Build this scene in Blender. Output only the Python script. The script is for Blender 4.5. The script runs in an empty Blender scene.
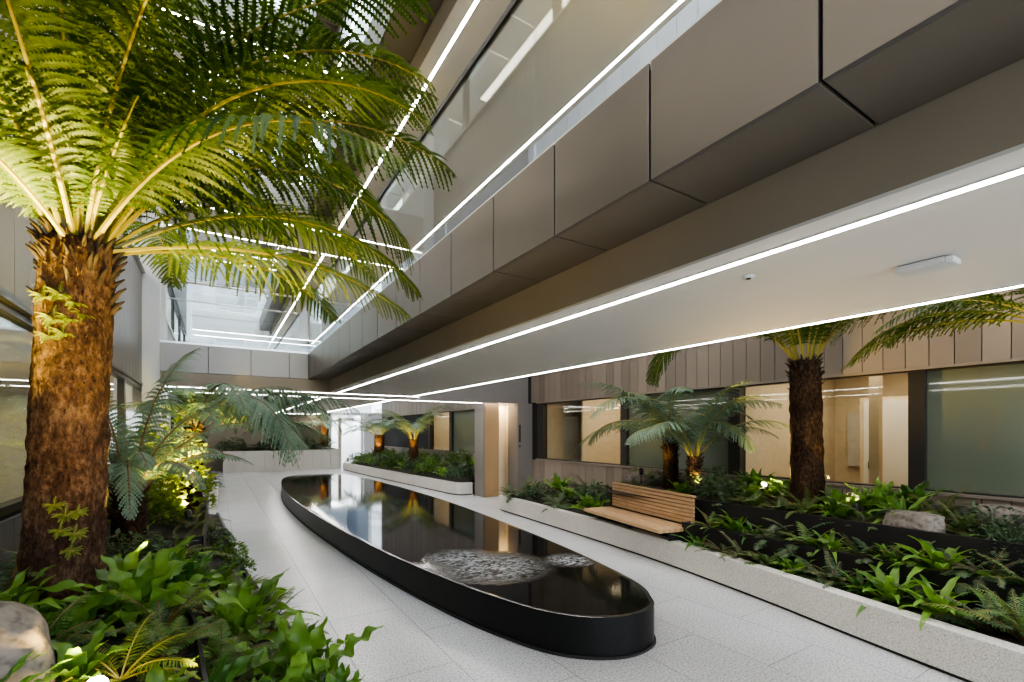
import bpy, bmesh, math, random
from mathutils import Vector, Matrix, noise
R = math.radians
PI = math.pi
C = bpy.context.scene.collection

# ------------------------------------------------------------------ materials
def newmat(name):
    m = bpy.data.materials.new(name); m.use_nodes = True
    nt = m.node_tree; nt.nodes.clear()
    out = nt.nodes.new('ShaderNodeOutputMaterial')
    return m, nt, out
def N(nt, t, **kw):
    n = nt.nodes.new('ShaderNode' + t)
    for k, v in kw.items():
        if k.startswith('_'): setattr(n, k[1:], v)
        else: n.inputs[k.replace('__', ' ')].default_value = v
    return n
def rgba(c): return (c[0], c[1], c[2], 1)
def ramp(nt, fac, stops):
    r = N(nt, 'ValToRGB'); e = r.color_ramp.elements
    while len(e) < len(stops): e.new(.5)
    for i, (p, c) in enumerate(stops): e[i].position = p; e[i].color = rgba(c)
    nt.links.new(fac, r.inputs[0]); return r.outputs[0]
def plain(name, c, rough=.5, metal=0, var=.06, scale=8, bump=0, spec=.5, stretch=None):
    m, nt, out = newmat(name)
    p = N(nt, 'BsdfPrincipled', Roughness=rough, Metallic=metal); p.inputs['Specular IOR Level'].default_value = spec
    tc = N(nt, 'TexCoord'); src = tc.outputs['Object']
    if stretch:
        mp = N(nt, 'Mapping'); mp.inputs['Scale'].default_value = stretch
        nt.links.new(src, mp.inputs[0]); src = mp.outputs[0]
    nz = N(nt, 'TexNoise', Scale=scale, Detail=4.0); nt.links.new(src, nz.inputs['Vector'])
    lo = tuple(max(0, v * (1 - var)) for v in c); hi = tuple(min(1, v * (1 + var)) for v in c)
    nt.links.new(ramp(nt, nz.outputs[0], [(.3, lo), (.7, hi)]), p.inputs['Base Color'])
    if bump:
        b = N(nt, 'Bump', Strength=bump, Distance=.01); nt.links.new(nz.outputs[0], b.inputs['Height']); nt.links.new(b.outputs[0], p.inputs['Normal'])
    nt.links.new(p.outputs[0], out.inputs[0]); return m
def emis(name, c, s):
    m, nt, out = newmat(name); e = N(nt, 'Emission', Color=rgba(c), Strength=s)
    nt.links.new(e.outputs[0], out.inputs[0]); return m
def glassmat(name, tint, ior=1.5, rough=0.0, extra=0.0):
    m, nt, out = newmat(name)
    t = N(nt, 'BsdfTransparent', Color=rgba(tint)); g = N(nt, 'BsdfGlossy', Roughness=rough, Color=(1, 1, 1, 1))
    lw = N(nt, 'LayerWeight', Blend=.5); f0 = N(nt, 'Math', _operation='POWER'); f0.inputs[1].default_value = 5; nt.links.new(lw.outputs['Facing'], f0.inputs[0])
    f = N(nt, 'Math', _operation='MULTIPLY_ADD'); r0 = ((ior - 1) / (ior + 1)) ** 2; f.inputs[1].default_value = 1 - r0; f.inputs[2].default_value = r0; nt.links.new(f0.outputs[0], f.inputs[0]); mx = N(nt, 'MixShader')
    nt.links.new(f.outputs[0], mx.inputs[0]); nt.links.new(t.outputs[0], mx.inputs[1]); nt.links.new(g.outputs[0], mx.inputs[2])
    nt.links.new(mx.outputs[0], out.inputs[0]); return m
def islands(name, c, var=.2, rough=.5, metal=0, grain=0):
    """boards: every separate board gets its own tone"""
    m, nt, out = newmat(name)
    p = N(nt, 'BsdfPrincipled', Roughness=rough, Metallic=metal)
    g = N(nt, 'NewGeometry'); col = ramp(nt, g.outputs['Random Per Island'], [(0, [v * (1 - var) for v in c]), (1, [v * (1 + var) for v in c])])
    if grain:
        tc = N(nt, 'TexCoord'); mp = N(nt, 'Mapping'); mp.inputs['Scale'].default_value = (30, 3, 60)
        nz = N(nt, 'TexNoise', Scale=2.0, Detail=5.0); nt.links.new(tc.outputs['Object'], mp.inputs[0]); nt.links.new(mp.outputs[0], nz.inputs['Vector'])
        mul = N(nt, 'MixRGB', _blend_type='MULTIPLY'); mul.inputs[0].default_value = grain
        nt.links.new(col, mul.inputs[1]); nt.links.new(ramp(nt, nz.outputs[0], [(.3, (.45, .4, .35)), (.65, (1, 1, 1))]), mul.inputs[2]); col = mul.outputs[0]
    nt.links.new(col, p.inputs['Base Color']); nt.links.new(p.outputs[0], out.inputs[0]); return m
def leafmat(name, dark, light, rough=.42, tr=.3, scale=5.0, trc=None):
    m, nt, out = newmat(name)
    tc = N(nt, 'TexCoord'); nz = N(nt, 'TexNoise', Scale=scale, Detail=3.0); nt.links.new(tc.outputs['Object'], nz.inputs['Vector'])
    g = N(nt, 'NewGeometry'); oi = N(nt, 'ObjectInfo')
    a = N(nt, 'Math', _operation='MULTIPLY_ADD'); a.inputs[1].default_value = .35; nt.links.new(g.outputs['Random Per Island'], a.inputs[0]); nt.links.new(nz.outputs[0], a.inputs[2])
    b = N(nt, 'Math', _operation='MULTIPLY_ADD'); b.inputs[1].default_value = .25; nt.links.new(oi.outputs['Random'], b.inputs[0]); nt.links.new(a.outputs[0], b.inputs[2])
    col = ramp(nt, b.outputs[0], [(.45, dark), (1.0, light)])
    p = N(nt, 'BsdfPrincipled', Roughness=rough); p.inputs['Specular IOR Level'].default_value = .4
    nt.links.new(col, p.inputs['Base Color'])
    t = N(nt, 'BsdfTranslucent'); mul = N(nt, 'MixRGB', _blend_type='MULTIPLY'); mul.inputs[0].default_value = 1; mul.inputs[2].default_value = rgba(trc or (1.5, 1.6, .7))
    nt.links.new(col, mul.inputs[1]); nt.links.new(mul.outputs[0], t.inputs[0])
    mx = N(nt, 'MixShader'); mx.inputs[0].default_value = tr
    nt.links.new(p.outputs[0], mx.inputs[1]); nt.links.new(t.outputs[0], mx.inputs[2]); nt.links.new(mx.outputs[0], out.inputs[0]); return m
def granite(name, base, rough=.5, speck=.35, scale=140, tiles=None, bumpy=0):
    m, nt, out = newmat(name)
    p = N(nt, 'BsdfPrincipled', Roughness=rough)
    tc = N(nt, 'TexCoord'); o = tc.outputs['Object']
    n1 = N(nt, 'TexNoise', Scale=scale, Detail=2.0); n2 = N(nt, 'TexNoise', Scale=1.3, Detail=3.0)
    nt.links.new(o, n1.inputs['Vector']); nt.links.new(o, n2.inputs['Vector'])
    c1 = ramp(nt, n1.outputs[0], [(.33, [v * (1 - speck) for v in base]), (.5, base), (.68, [min(1, v * (1 + speck * .45)) for v in base])])
    c2 = ramp(nt, n2.outputs[0], [(.3, (.88, .88, .88)), (.7, (1, 1, 1))])
    mul = N(nt, 'MixRGB', _blend_type='MULTIPLY'); mul.inputs[0].default_value = 1; nt.links.new(c1, mul.inputs[1]); nt.links.new(c2, mul.inputs[2]); col = mul.outputs[0]
    if tiles:
        w, l, offx, offy, mort, vtone, rotz = tiles
        mp = N(nt, 'Mapping'); mp.inputs['Location'].default_value = (offx, offy, 0); mp.inputs['Rotation'].default_value = (0, 0, rotz)
        nt.links.new(o, mp.inputs[0])
        br = N(nt, 'TexBrick', Scale=1.0); br.inputs['Brick Width'].default_value = l; br.inputs['Row Height'].default_value = w
        br.inputs['Mortar Size'].default_value = mort; br.inputs['Mortar Smooth'].default_value = .1; br.offset = .5
        br.inputs['Color1'].default_value = (1, 1, 1, 1); br.inputs['Color2'].default_value = (1 - vtone,) * 3 + (1,); br.inputs['Mortar'].default_value = (.48, .47, .46, 1)
        nt.links.new(mp.outputs[0], br.inputs['Vector'])
        m2 = N(nt, 'MixRGB', _blend_type='MULTIPLY'); m2.inputs[0].default_value = 1; nt.links.new(col, m2.inputs[1]); nt.links.new(br.outputs[0], m2.inputs[2]); col = m2.outputs[0]
    nt.links.new(col, p.inputs['Base Color'])
    if bumpy:
        b = N(nt, 'Bump', Strength=bumpy, Distance=.004); nt.links.new(n1.outputs[0], b.inputs['Height']); nt.links.new(b.outputs[0], p.inputs['Normal'])
    nt.links.new(p.outputs[0], out.inputs[0]); return m
def barkmat(name, dark, mid, light):
    m, nt, out = newmat(name)
    p = N(nt, 'BsdfPrincipled', Roughness=.95); p.inputs['Specular IOR Level'].default_value = .1
    tc = N(nt, 'TexCoord'); mp = N(nt, 'Mapping'); mp.inputs['Scale'].default_value = (1, 1, .55); nt.links.new(tc.outputs['Object'], mp.inputs[0])
    n1 = N(nt, 'TexNoise', Scale=42.0, Detail=6.0, Roughness=.75); n2 = N(nt, 'TexNoise', Scale=6.0, Detail=3.0)
    nt.links.new(mp.outputs[0], n1.inputs['Vector']); nt.links.new(mp.outputs[0], n2.inputs['Vector'])
    a = N(nt, 'Math', _operation='MULTIPLY_ADD'); a.inputs[1].default_value = .5; nt.links.new(n2.outputs[0], a.inputs[0]); nt.links.new(n1.outputs[0], a.inputs[2])
    nt.links.new(ramp(nt, a.outputs[0], [(.55, dark), (.75, mid), (.98, light)]), p.inputs['Base Color'])
    b = N(nt, 'Bump', Strength=1.0, Distance=.03); nt.links.new(n1.outputs[0], b.inputs['Height']); nt.links.new(b.outputs[0], p.inputs['Normal'])
    nt.links.new(p.outputs[0], out.inputs[0]); return m
def watermat(name):
    m, nt, out = newmat(name)
    p = N(nt, 'BsdfPrincipled', Roughness=.015); p.inputs['IOR'].default_value = 1.33; p.inputs['Specular IOR Level'].default_value = .30
    tc = N(nt, 'TexCoord'); o = tc.outputs['Object']
    br = N(nt, 'TexBrick', Scale=1.0); br.inputs['Brick Width'].default_value = .6; br.inputs['Row Height'].default_value = .3; br.offset = 0
    br.inputs['Mortar Size'].default_value = .004; br.inputs['Color1'].default_value = (.006, .006, .006, 1); br.inputs['Color2'].default_value = (.011, .010, .009, 1); br.inputs['Mortar'].default_value = (.03, .028, .025, 1)
    nt.links.new(o, br.inputs['Vector']); nz = N(nt, 'TexNoise', Scale=30.0, Detail=4.0, Distortion=1.2)
    mp = N(nt, 'Mapping'); mp.inputs['Scale'].default_value = (1, 1.0, 1); nt.links.new(o, mp.inputs[0]); nt.links.new(mp.outputs[0], nz.inputs['Vector'])
    tot = None
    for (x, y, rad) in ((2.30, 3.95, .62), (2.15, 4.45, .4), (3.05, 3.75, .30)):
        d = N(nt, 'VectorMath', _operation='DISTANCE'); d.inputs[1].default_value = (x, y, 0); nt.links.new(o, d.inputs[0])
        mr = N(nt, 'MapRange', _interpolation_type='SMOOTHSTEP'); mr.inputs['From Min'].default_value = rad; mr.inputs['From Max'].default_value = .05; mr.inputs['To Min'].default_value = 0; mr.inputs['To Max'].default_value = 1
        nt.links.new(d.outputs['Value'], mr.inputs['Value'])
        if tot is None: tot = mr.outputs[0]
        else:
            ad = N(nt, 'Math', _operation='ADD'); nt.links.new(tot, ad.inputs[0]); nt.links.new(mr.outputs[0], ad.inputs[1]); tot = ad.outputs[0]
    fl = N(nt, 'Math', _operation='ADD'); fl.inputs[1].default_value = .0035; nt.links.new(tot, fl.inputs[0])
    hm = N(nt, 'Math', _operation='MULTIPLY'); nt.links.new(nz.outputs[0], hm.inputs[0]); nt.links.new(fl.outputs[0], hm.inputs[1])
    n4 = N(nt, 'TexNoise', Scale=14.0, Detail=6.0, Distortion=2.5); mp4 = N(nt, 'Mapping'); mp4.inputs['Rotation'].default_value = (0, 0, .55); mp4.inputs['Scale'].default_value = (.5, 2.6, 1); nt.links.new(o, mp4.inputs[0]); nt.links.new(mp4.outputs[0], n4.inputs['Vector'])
    glint = N(nt, 'MapRange'); glint.inputs['From Min'].default_value = .47; glint.inputs['From Max'].default_value = .60; nt.links.new(n4.outputs[0], glint.inputs['Value'])
    glint_fac = N(nt, 'Math', _operation='MULTIPLY', _use_clamp=True); nt.links.new(glint.outputs[0], glint_fac.inputs[0]); nt.links.new(tot, glint_fac.inputs[1])
    mc = N(nt, 'MixRGB'); mc.inputs[2].default_value = (.75, .78, .84, 1); nt.links.new(glint_fac.outputs[0], mc.inputs[0]); nt.links.new(br.outputs[0], mc.inputs[1]); nt.links.new(mc.outputs[0], p.inputs['Base Color'])  # pale streaks paint sky reflections of the ripples into the base colour
    b = N(nt, 'Bump', Strength=1.0, Distance=.06); nt.links.new(hm.outputs[0], b.inputs['Height']); nt.links.new(b.outputs[0], p.inputs['Normal'])
    nt.links.new(p.outputs[0], out.inputs[0]); return m

M = dict(
    bronze=plain('bronze anodised panel', (.14, .126, .118), .42, .5, .05, 2, spec=.5),
    bronze_dark=plain('bronze underside panel', (.155, .13, .10), .5, .2, .05, 2),
    bridge=plain('pale champagne panel', (.33, .31, .29), .45, .35, .04, 2),
    beige=plain('beige render', (.30, .245, .185), .7, 0, .04, 3),
    soffit=plain('off white soffit', (.66, .62, .56), .75, 0, .02, 2),
    white=plain('white painted wall', (.78, .79, .8), .6, 0, .03, 2),
    pier=plain('pale grey metal pier', (.50, .49, .48), .45, .2, .03, 2),
    portal=plain('warm grey metal casing', (.20, .18, .165), .45, .3, .03, 2),
    dark=plain('near black gap', (.012, .011, .010), .8),
    darkmetal=plain('dark bronze window frame', (.035, .030, .026), .4, .3),
    steel_black=plain('black painted steel', (.012, .010, .010), .5, 0, .2, 6, spec=.35),
    steel=plain('satin stainless rail', (.62, .62, .62), .28, .9),
    clad_r=islands('warm grey metal boards', (.25, .205, .17), .16, .5, .25),
    clad_l=islands('grey metal boards', (.17, .16, .16), .1, .45, .35),
    clad_w=islands('pale grey metal boards', (.52, .53, .56), .05, .45, .2),
    led=emis('white LED diffuser', (1, .96, .91), 40),
    led_soft=emis('soft LED diffuser', (1, .93, .82), 6),
    glass=glassmat('balustrade glass', (.95, .975, .965), 1.62),
    pane=glassmat('window glass', (.92, .92, .88), 1.5),
    pane_green=plain('green grey screened glass', (.14, .155, .115), .04, 0, .1, .7, spec=.8),
    warm=plain('warm interior plaster', (.66, .58, .45), .7),
    warmfloor=plain('timber interior floor', (.35, .25, .15), .5),
    gold=plain('bronze gold door leaf', (.42, .28, .15), .4, .4, .06, 3, stretch=(1, 1, .1)),
    floor=granite('pale granite paving', (.475, .475, .48), .24, .42, 70, (.6, 1.2, -.01, .40, .003, .06, PI / 2)),
    stone=granite('pale granite planter', (.56, .535, .49), .6, .4, 110, None, .3),
    rock=granite('rough boulder', (.19, .16, .135), .9, .45, 30, None, 1),
    pond=plain('polished black stone', (.006, .006, .006), .4, 0, .2, 20, spec=.22),
    rim=plain('black stone rim', (.03, .03, .03), .05, 0, .2, 20, spec=1.0),
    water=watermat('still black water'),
    timber=islands('oiled hardwood slats', (.50, .32, .17), .14, .5, 0, .7),
    soil=plain('dark bark mulch', (.03, .022, .016), .95, 0, .6, 40, 1),
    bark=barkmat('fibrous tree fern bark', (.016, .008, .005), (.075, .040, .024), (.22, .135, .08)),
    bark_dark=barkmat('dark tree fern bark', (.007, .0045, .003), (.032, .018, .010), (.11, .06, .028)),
    stub=plain('brown frond bases', (.028, .015, .008), .9, 0, .5, 30),
    stem=plain('yellow green frond stalk', (.26, .22, .03), .5, 0, .3, 6),
    stem_brown=plain('brown frond stalk', (.16, .085, .03), .6, 0, .3, 6),
    frond=leafmat('tree fern frond green', (.018, .046, .008), (.085, .135, .022), .45, .4),
    frond_blue=leafmat('blue green frond', (.075, .125, .085), (.18, .255, .175), .5, .3, trc=(1.2, 1.3, .8)),
    nest=leafmat('bright glossy strap leaf', (.042, .105, .018), (.17, .29, .055), .38, .35),
    nest_dark=leafmat('dark glossy strap leaf', (.022, .07, .014), (.09, .19, .04), .32, .3),
    fern=leafmat('mid green fern leaf', (.03, .08, .02), (.13, .21, .06), .45, .3),
    fern_dark=leafmat('dark grey green fern leaf', (.026, .055, .026), (.095, .145, .07), .5, .25, trc=(1.1, 1.2, .8)),
    shrub=leafmat('small bright shrub leaf', (.022, .065, .010), (.11, .20, .03), .4, .35),
    moss=leafmat('yellow green moss fern', (.05, .085, .010), (.20, .25, .03), .5, .4),
    lamp=plain('bronze lamp body', (.04, .035, .03), .4, .6),
    lens=emis('warm lamp lens', (1, .78, .38), 60),
    plastic=plain('white plastic', (.6, .6, .59), .4),
    clear=plain('clear lens cover', (.75, .78, .78), .1, 0, .05),
    facade_dark=plain('slate blue facade glass', (.16, .20, .26), .12, 0, .12, .8, spec=.8),
    facade=plain('pale blue grey facade glass', (.40, .47, .55), .12, 0, .12, .8, spec=.8),
)

# ------------------------------------------------------------------ mesh builder
class MB:
    def __init__(s): s.v = []; s.f = []; s.m = []
    def add(s, vs, fs, mi=0):
        b = len(s.v); s.v.extend(vs)
        for f in fs: s.f.append(tuple(i + b for i in f)); s.m.append(mi)
    def box(s, x0, x1, y0, y1, z0, z1, mi=0):
        vs = [(x, y, z) for z in (z0, z1) for y in (y0, y1) for x in (x0, x1)]
        s.add(vs, [(0, 2, 3, 1), (4, 5, 7, 6), (0, 1, 5, 4), (2, 6, 7, 3), (0, 4, 6, 2), (1, 3, 7, 5)], mi)
    def tube(s, pts, rads, seg=6, mi=0, cap=True):
        pts = [Vector(p) for p in pts]; n = len(pts); b = len(s.v); up = Vector((.13, .29, .95))
        for i, p in enumerate(pts):
            t = (pts[min(i + 1, n - 1)] - pts[max(i - 1, 0)]).normalized()
            a = t.cross(up)
            if a.length < 1e-3: a = t.cross(Vector((1, 0, 0)))
            a.normalize(); c = t.cross(a); r = rads[i] if hasattr(rads, '__len__') else rads
            for k in range(seg):
                q = p + (a * math.cos(2 * PI * k / seg) + c * math.sin(2 * PI * k / seg)) * r; s.v.append(tuple(q))
        for i in range(n - 1):
            for k in range(seg):
                s.f.append((b + i * seg + k, b + i * seg + (k + 1) % seg, b + (i + 1) * seg + (k + 1) % seg, b + (i + 1) * seg + k)); s.m.append(mi)
        if cap:
            s.f.append(tuple(b + k for k in range(seg))[::-1]); s.m.append(mi)
            s.f.append(tuple(b + (n - 1) * seg + k for k in range(seg))); s.m.append(mi)
    def lathe(s, prof, seg=24, mi=0, c=(0, 0, 0)):
        b = len(s.v)
        for r, z in prof:
            for k in range(seg):
                a = 2 * PI * k / seg; s.v.append((c[0] + r * math.cos(a), c[1] + r * math.sin(a), c[2] + z))
        for i in range(len(prof) - 1):
            for k in range(seg):
                s.f.append((b + i * seg + k, b + i * seg + (k + 1) % seg, b + (i + 1) * seg + (k + 1) % seg, b + (i + 1) * seg + k)); s.m.append(mi)
        s.f.append(tuple(b + k for k in range(seg))[::-1]); s.m.append(mi)
        s.f.append(tuple(b + (len(prof) - 1) * seg + k for k in range(seg))); s.m.append(mi)
    def prism(s, loop, z0, z1, mi=0):
        n = len(loop)
        s.add([(x, y, z0) for x, y in loop] + [(x, y, z1) for x, y in loop],
              [tuple(range(n))[::-1], tuple(range(n, 2 * n))] + [(i, (i + 1) % n, n + (i + 1) % n, n + i) for i in range(n)], mi)
    def data(s, name, mats, smooth=False):
        me = bpy.data.meshes.new(name); me.from_pydata(s.v, [], s.f)
        for m in (mats if isinstance(mats, (list, tuple)) else [mats]): me.materials.append(m)
        me.polygons.foreach_set('material_index', s.m)
        if smooth: me.polygons.foreach_set('use_smooth', [True] * len(s.f))
        me.update(); return me
    def build(s, name, mats, parent=None, smooth=False, bevel=0):
        o = bpy.data.objects.new(name, s.data(name, mats, smooth)); C.objects.link(o); o.parent = parent
        if bevel:
            md = o.modifiers.new('bevel', 'BEVEL'); md.width = bevel; md.segments = 2; md.limit_method = 'ANGLE'; md.angle_limit = R(40)
        return o

def tag(o, label=None, cat=None, group=None, kind=None):
    if label: o['label'] = label
    if cat: o['category'] = cat
    if group: o['group'] = group
    if kind: o['kind'] = kind
    return o
def empty(name, loc=(0, 0, 0), rz=0):
    o = bpy.data.objects.new(name, None); C.objects.link(o); o.location = loc; o.rotation_euler = (0, 0, rz); o.empty_display_size = .1; return o
def box(name, x0, x1, y0, y1, z0, z1, m, parent=None, bevel=0):
    b = MB(); b.box(x0, x1, y0, y1, z0, z1); return b.build(name, m, parent, bevel=bevel)
def struct(o, label, cat): return tag(o, label, cat, None, 'structure')
def child_copy(src, parent):
    c = src.copy(); C.objects.link(c); c.parent = parent; return c
def catmull(pts, n=8, closed=False):
    out = []; L = len(pts)
    for i in range(L if closed else L - 1):
        P = [pts[(i + k) % L] if closed else pts[min(max(i + k, 0), L - 1)] for k in (-1, 0, 1, 2)]
        for j in range(n):
            t = j / n
            out.append(tuple(.5 * (2 * P[1][d] + (P[2][d] - P[0][d]) * t + (2 * P[0][d] - 5 * P[1][d] + 4 * P[2][d] - P[3][d]) * t * t + (3 * P[1][d] - P[0][d] - 3 * P[2][d] + P[3][d]) * t ** 3) for d in range(len(P[1]))))
    if not closed: out.append(tuple(pts[-1]))
    return out
def offset(loop, d, closed=False):
    """offset a polyline to its left by d"""
    n = len(loop); out = []
    for i, (x, y) in enumerate(loop):
        a = loop[(i - 1) % n] if closed or i else loop[i]; b = loop[(i + 1) % n] if closed or i < n - 1 else loop[i]
        tx, ty = b[0] - a[0], b[1] - a[1]; l = math.hypot(tx, ty) or 1
        out.append((x - ty / l * d, y + tx / l * d))
    return out

# ------------------------------------------------------------------ camera, world
FPX, YAW = 470.0, math.atan((512 - 217) / 470.0)
cam_d = bpy.data.cameras.new('camera'); cam = bpy.data.objects.new('camera', cam_d); C.objects.link(cam)
cam.location = (0, 0, 1.6); cam.rotation_euler = (R(90), 0, -YAW)
cam_d.sensor_width = 36; cam_d.lens = FPX / 1024 * 36; cam_d.shift_y = (432 - 341) / 1024; cam_d.clip_start = .05
bpy.context.scene.camera = cam
w = bpy.data.worlds.new('overcast daylight'); bpy.context.scene.world = w; w.use_nodes = True
bgn = w.node_tree.nodes['Background']; bgn.inputs[0].default_value = (.80, .90, 1.0, 1); bgn.inputs[1].default_value = 3.2
sc = bpy.context.scene
sc.view_settings.view_transform = 'AgX'
try: sc.view_settings.look = 'AgX - Medium High Contrast'
except Exception: pass
sc.view_settings.exposure = 0.68
sc.cycles.max_bounces = 8; sc.cycles.diffuse_bounces = 3; sc.cycles.glossy_bounces = 4; sc.cycles.transparent_max_bounces = 16; sc.cycles.transmission_bounces = 4
sc.cycles.sample_clamp_indirect = 6; sc.cycles.use_denoising = True; sc.cycles.caustics_reflective = False; sc.cycles.caustics_refractive = False

# ------------------------------------------------------------------ setting
P = 3.23; H0 = 2.39
XF, XI, XE = 1.51, 1.90, 3.74          # fascia front, inner lip, outer soffit edge
YB0, YB1 = 9.9, 11.35                  # link bridge
YFAR = 23.4
struct(box('floor', -3, 12, -5, 27, -.2, 0, M['floor']), 'pale grey granite paved floor of the atrium walkway', 'floor')

JY = [.692 + .647 * k for k in range(-5, 15)] + [YB0]
JY2 = [YB1 + .647 * k for k in range(0, 19)]
def lpanel(y0, y1):
    g = .006; b = MB()
    b.box(XF, XF + .02, y0 + g, y1 - g, .246, .735, 0); b.box(XF + .0205, XI - .004, y0 + g, y1 - g, .2465, .262, 1); return b
def fascia(lev, rows, lab):
    t = empty('gallery_fascia', (0, 0, H0 + P * lev)); struct(t, lab, 'fascia')
    bk = MB(); bk.box(XF + .022, XI - .006, rows[0], rows[-1], .264, .72); bk.build('backing', M['dark'], t)
    for a, c in zip(rows, rows[1:]):
        lpanel(a, c).build('fascia_panel', [M['bronze'], M['bronze_dark']], t, bevel=.002)
    return t
fnames = ['first', 'second', 'third', 'fourth']
for k in range(4):
    fascia(k, JY, f'{fnames[k]} floor gallery edge clad in bronze metal panels before the bridge')
    fascia(k, JY2, f'{fnames[k]} floor gallery edge clad in bronze panels beyond the bridge')
    z = H0 + P * k
    for (a, c, w_) in ((-2.55, YB0, 'before'), (YB1, YFAR, 'beyond')):
        sl = MB(); sl.box(XI, XE + .02, a, c, z + .014, z + .72); struct(sl.build('gallery_slab', M['beige']), f'beige edged {fnames[k]} floor gallery slab {w_} the bridge', 'slab')
        sl = MB(); sl.box(XI + .0, XE, a, c, z, z + .013); struct(sl.build('ceiling', M['soffit']), f'off white soffit under {fnames[k]} floor gallery {w_} the bridge', 'ceiling')
def strip(x0, x1, y0, y1, z, lab, wdir):
    t = empty('linear_light', ((x0 + x1) / 2, (y0 + y1) / 2, z)); tag(t, lab, 'light', 'linear lights recessed in the soffits')
    hx, hy = (x1 - x0) / 2, (y1 - y0) / 2; wd = .016
    if wdir == 'y':
        box('diffuser', -wd, wd, -hy, hy, -.004, .004, M['led'], t); box('trim', -wd - .006, wd + .006, -hy, hy, -.002, .01, M['soffit'], t)
    else:
        box('diffuser', -hx, hx, -wd, wd, -.004, .004, M['led'], t); box('trim', -hx, hx, -wd - .006, wd + .006, -.002, .01, M['soffit'], t)
gl = ['ground floor walkway', 'first floor gallery', 'second floor gallery', 'third floor gallery']
for k in range(4):
    z = H0 + P * k - .003
    for (x, s_) in ((2.05, 'on the pond side'), (3.66, 'on the outer side')):
        strip(x, x, -2.5, YB0 - .01, z, f'long white linear light above {gl[k]} {s_}, before the bridge', 'y')
        strip(x, x, YB1 + .02, YFAR - .4, z, f'long white linear light above {gl[k]} {s_}, past the bridge', 'y')

# link bridges (each level) and the far gallery that repeats them at the end of the atrium
BX = [-.82, -.13, .53, 1.17, XF]
def bridge(k, yo, xr, where):
    z = H0 + P * k; y0, y1 = YB0 + yo, YB1 + yo
    b = MB(); b.box(-.82, xr, y0 + .04, y1 - .04, z + .014, z + .72); b.box(-.82, xr, y0, y1, z + .014, z + .24)
    struct(b.build('bridge_deck', M['beige']), f'beige deck of the {fnames[k]} floor {where}', 'bridge')
    b = MB(); b.box(-.82, xr, y0, y1, z, z + .013); struct(b.build('ceiling', M['soffit']), f'off white soffit beneath the {fnames[k]} floor {where}', 'ceiling')
    t = empty('bridge_fascia', (0, y0, z)); struct(t, f'pale champagne panelled edge of the {fnames[k]} floor {where}', 'fascia')
    for a, c in zip(BX, BX[1:]):
        q = MB(); q.box(a + .005, c - .005, -.005, .035, .246, .735); q.build('fascia_panel', M['bridge'], t, bevel=.002)
    strip(-.80, xr - .02, y0 + .10, y0 + .10, z - .003, f'white linear light along the near edge under {fnames[k]} floor {where}', 'x')
    strip(-.80, xr - .02, y1 - .10, y1 - .10, z - .003, f'white linear light along the back edge under {fnames[k]} floor {where}', 'x')
    for (yy, s_) in ((y0 + .03, 'near'), (y1 - .03, 'back')):
        g = empty('glass_balustrade', (0, yy, z + .74)); tag(g, f'clear glass balustrade with steel handrail on {s_} side of {fnames[k]} floor {where}', 'balustrade')
        xs = [-.82, -.55, .72, XF]
        for a, c in zip(xs, xs[1:]): box('glass_panel', a + .006, c - .006, -.006, .006, 0, 1.06, M['glass'], g)
        q = MB(); q.tube([(-.82, 0, 1.08), (XF, 0, 1.08)], .018, 10); q.build('handrail', M['steel'], g, True)
        box('base_channel', -.82, XF, -.02, .02, -.02, .03, M['steel'], g)
for k in range(4):
    bridge(k, 0, 6.25 if k == 0 else XE, 'link bridge')
    bridge(k, 12.2, XE, 'end gallery')

# glass balustrade along the galleries
GY = [2.205 + 1.235 * k for k in range(-4, 7)]; GY = [g for g in GY if g < YB0] + [YB0]
GY2 = [YB1 + 1.235 * k for k in range(0, 10)]
for k in range(3):
    for rows, w_ in ((GY, 'before'), (GY2, 'beyond')):
        g = empty('glass_balustrade', (XF + .03, 0, H0 + .74 + P * k)); tag(g, f'clear glass balustrade with dark handrail on {fnames[k]} floor gallery {w_} the bridge', 'balustrade')
        for a, c in zip(rows, rows[1:]): box('glass_panel', -.006, .006, a + .005, c - .005, 0, 1.06, M['glass'], g)
        box('handrail', -.018, .018, rows[0], rows[-1], 1.06, 1.10, M['darkmetal'], g)
        box('base_channel', -.02, .02, rows[0], rows[-1], -.03, .012, M['steel'], g)

# ---- right hand window wall
XW = 6.70
def boards(mb, x, y0, y1, z0, z1, pitch, gap=.009, th=.03, side=-1, phase=0):
    y = y0 + phase
    while y < y1:
        e = min(y + pitch - gap, y1)
        mb.box(x, x + side * th, y, e, z0, z1); y += pitch
wr = empty('wall_right', (0, 0, 0)); struct(wr, 'warm grey vertical board wall with windows behind the garden planters', 'wall')
b = MB(); b.box(XW + .01, XW + .2, -4, 22.4, 0, .93); b.box(XW + .01, XW + .2, -4, 22.4, 2.33, 13.5)
for a, c in ((-4, -1.9), (4.22, 4.34), (9.42, 12.6), (16.5, 22.4), (2.02, 2.12), (6.54, 6.64), (-.2, -.1), (14.5, 14.62)): b.box(XW + .01, XW + .2, a, c, .93, 2.33)
b.build('backing', M['dark'], wr)
b = MB(); boards(b, XW, -4.0, 9.72, 2.33, 6.2, .212, phase=.02); boards(b, XW, 10.2, 22.4, 2.33, 6.2, .212)
b.build('upper_cladding', M['clad_r'], wr)
b = MB(); boards(b, XW, -4.0, 9.72, .0, .91, .212, phase=.02); boards(b, XW, 10.8, 22.4, .0, .91, .212); b.build('lower_cladding', M['clad_r'], wr)
b = MB(); b.box(XW - .06, XW + .1, -4, 9.5, .915, .945); b.box(XW - .06, XW + .1, 11, 22.4, .915, .945); b.build('sill_strip', M['clad_r'], wr)
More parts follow.
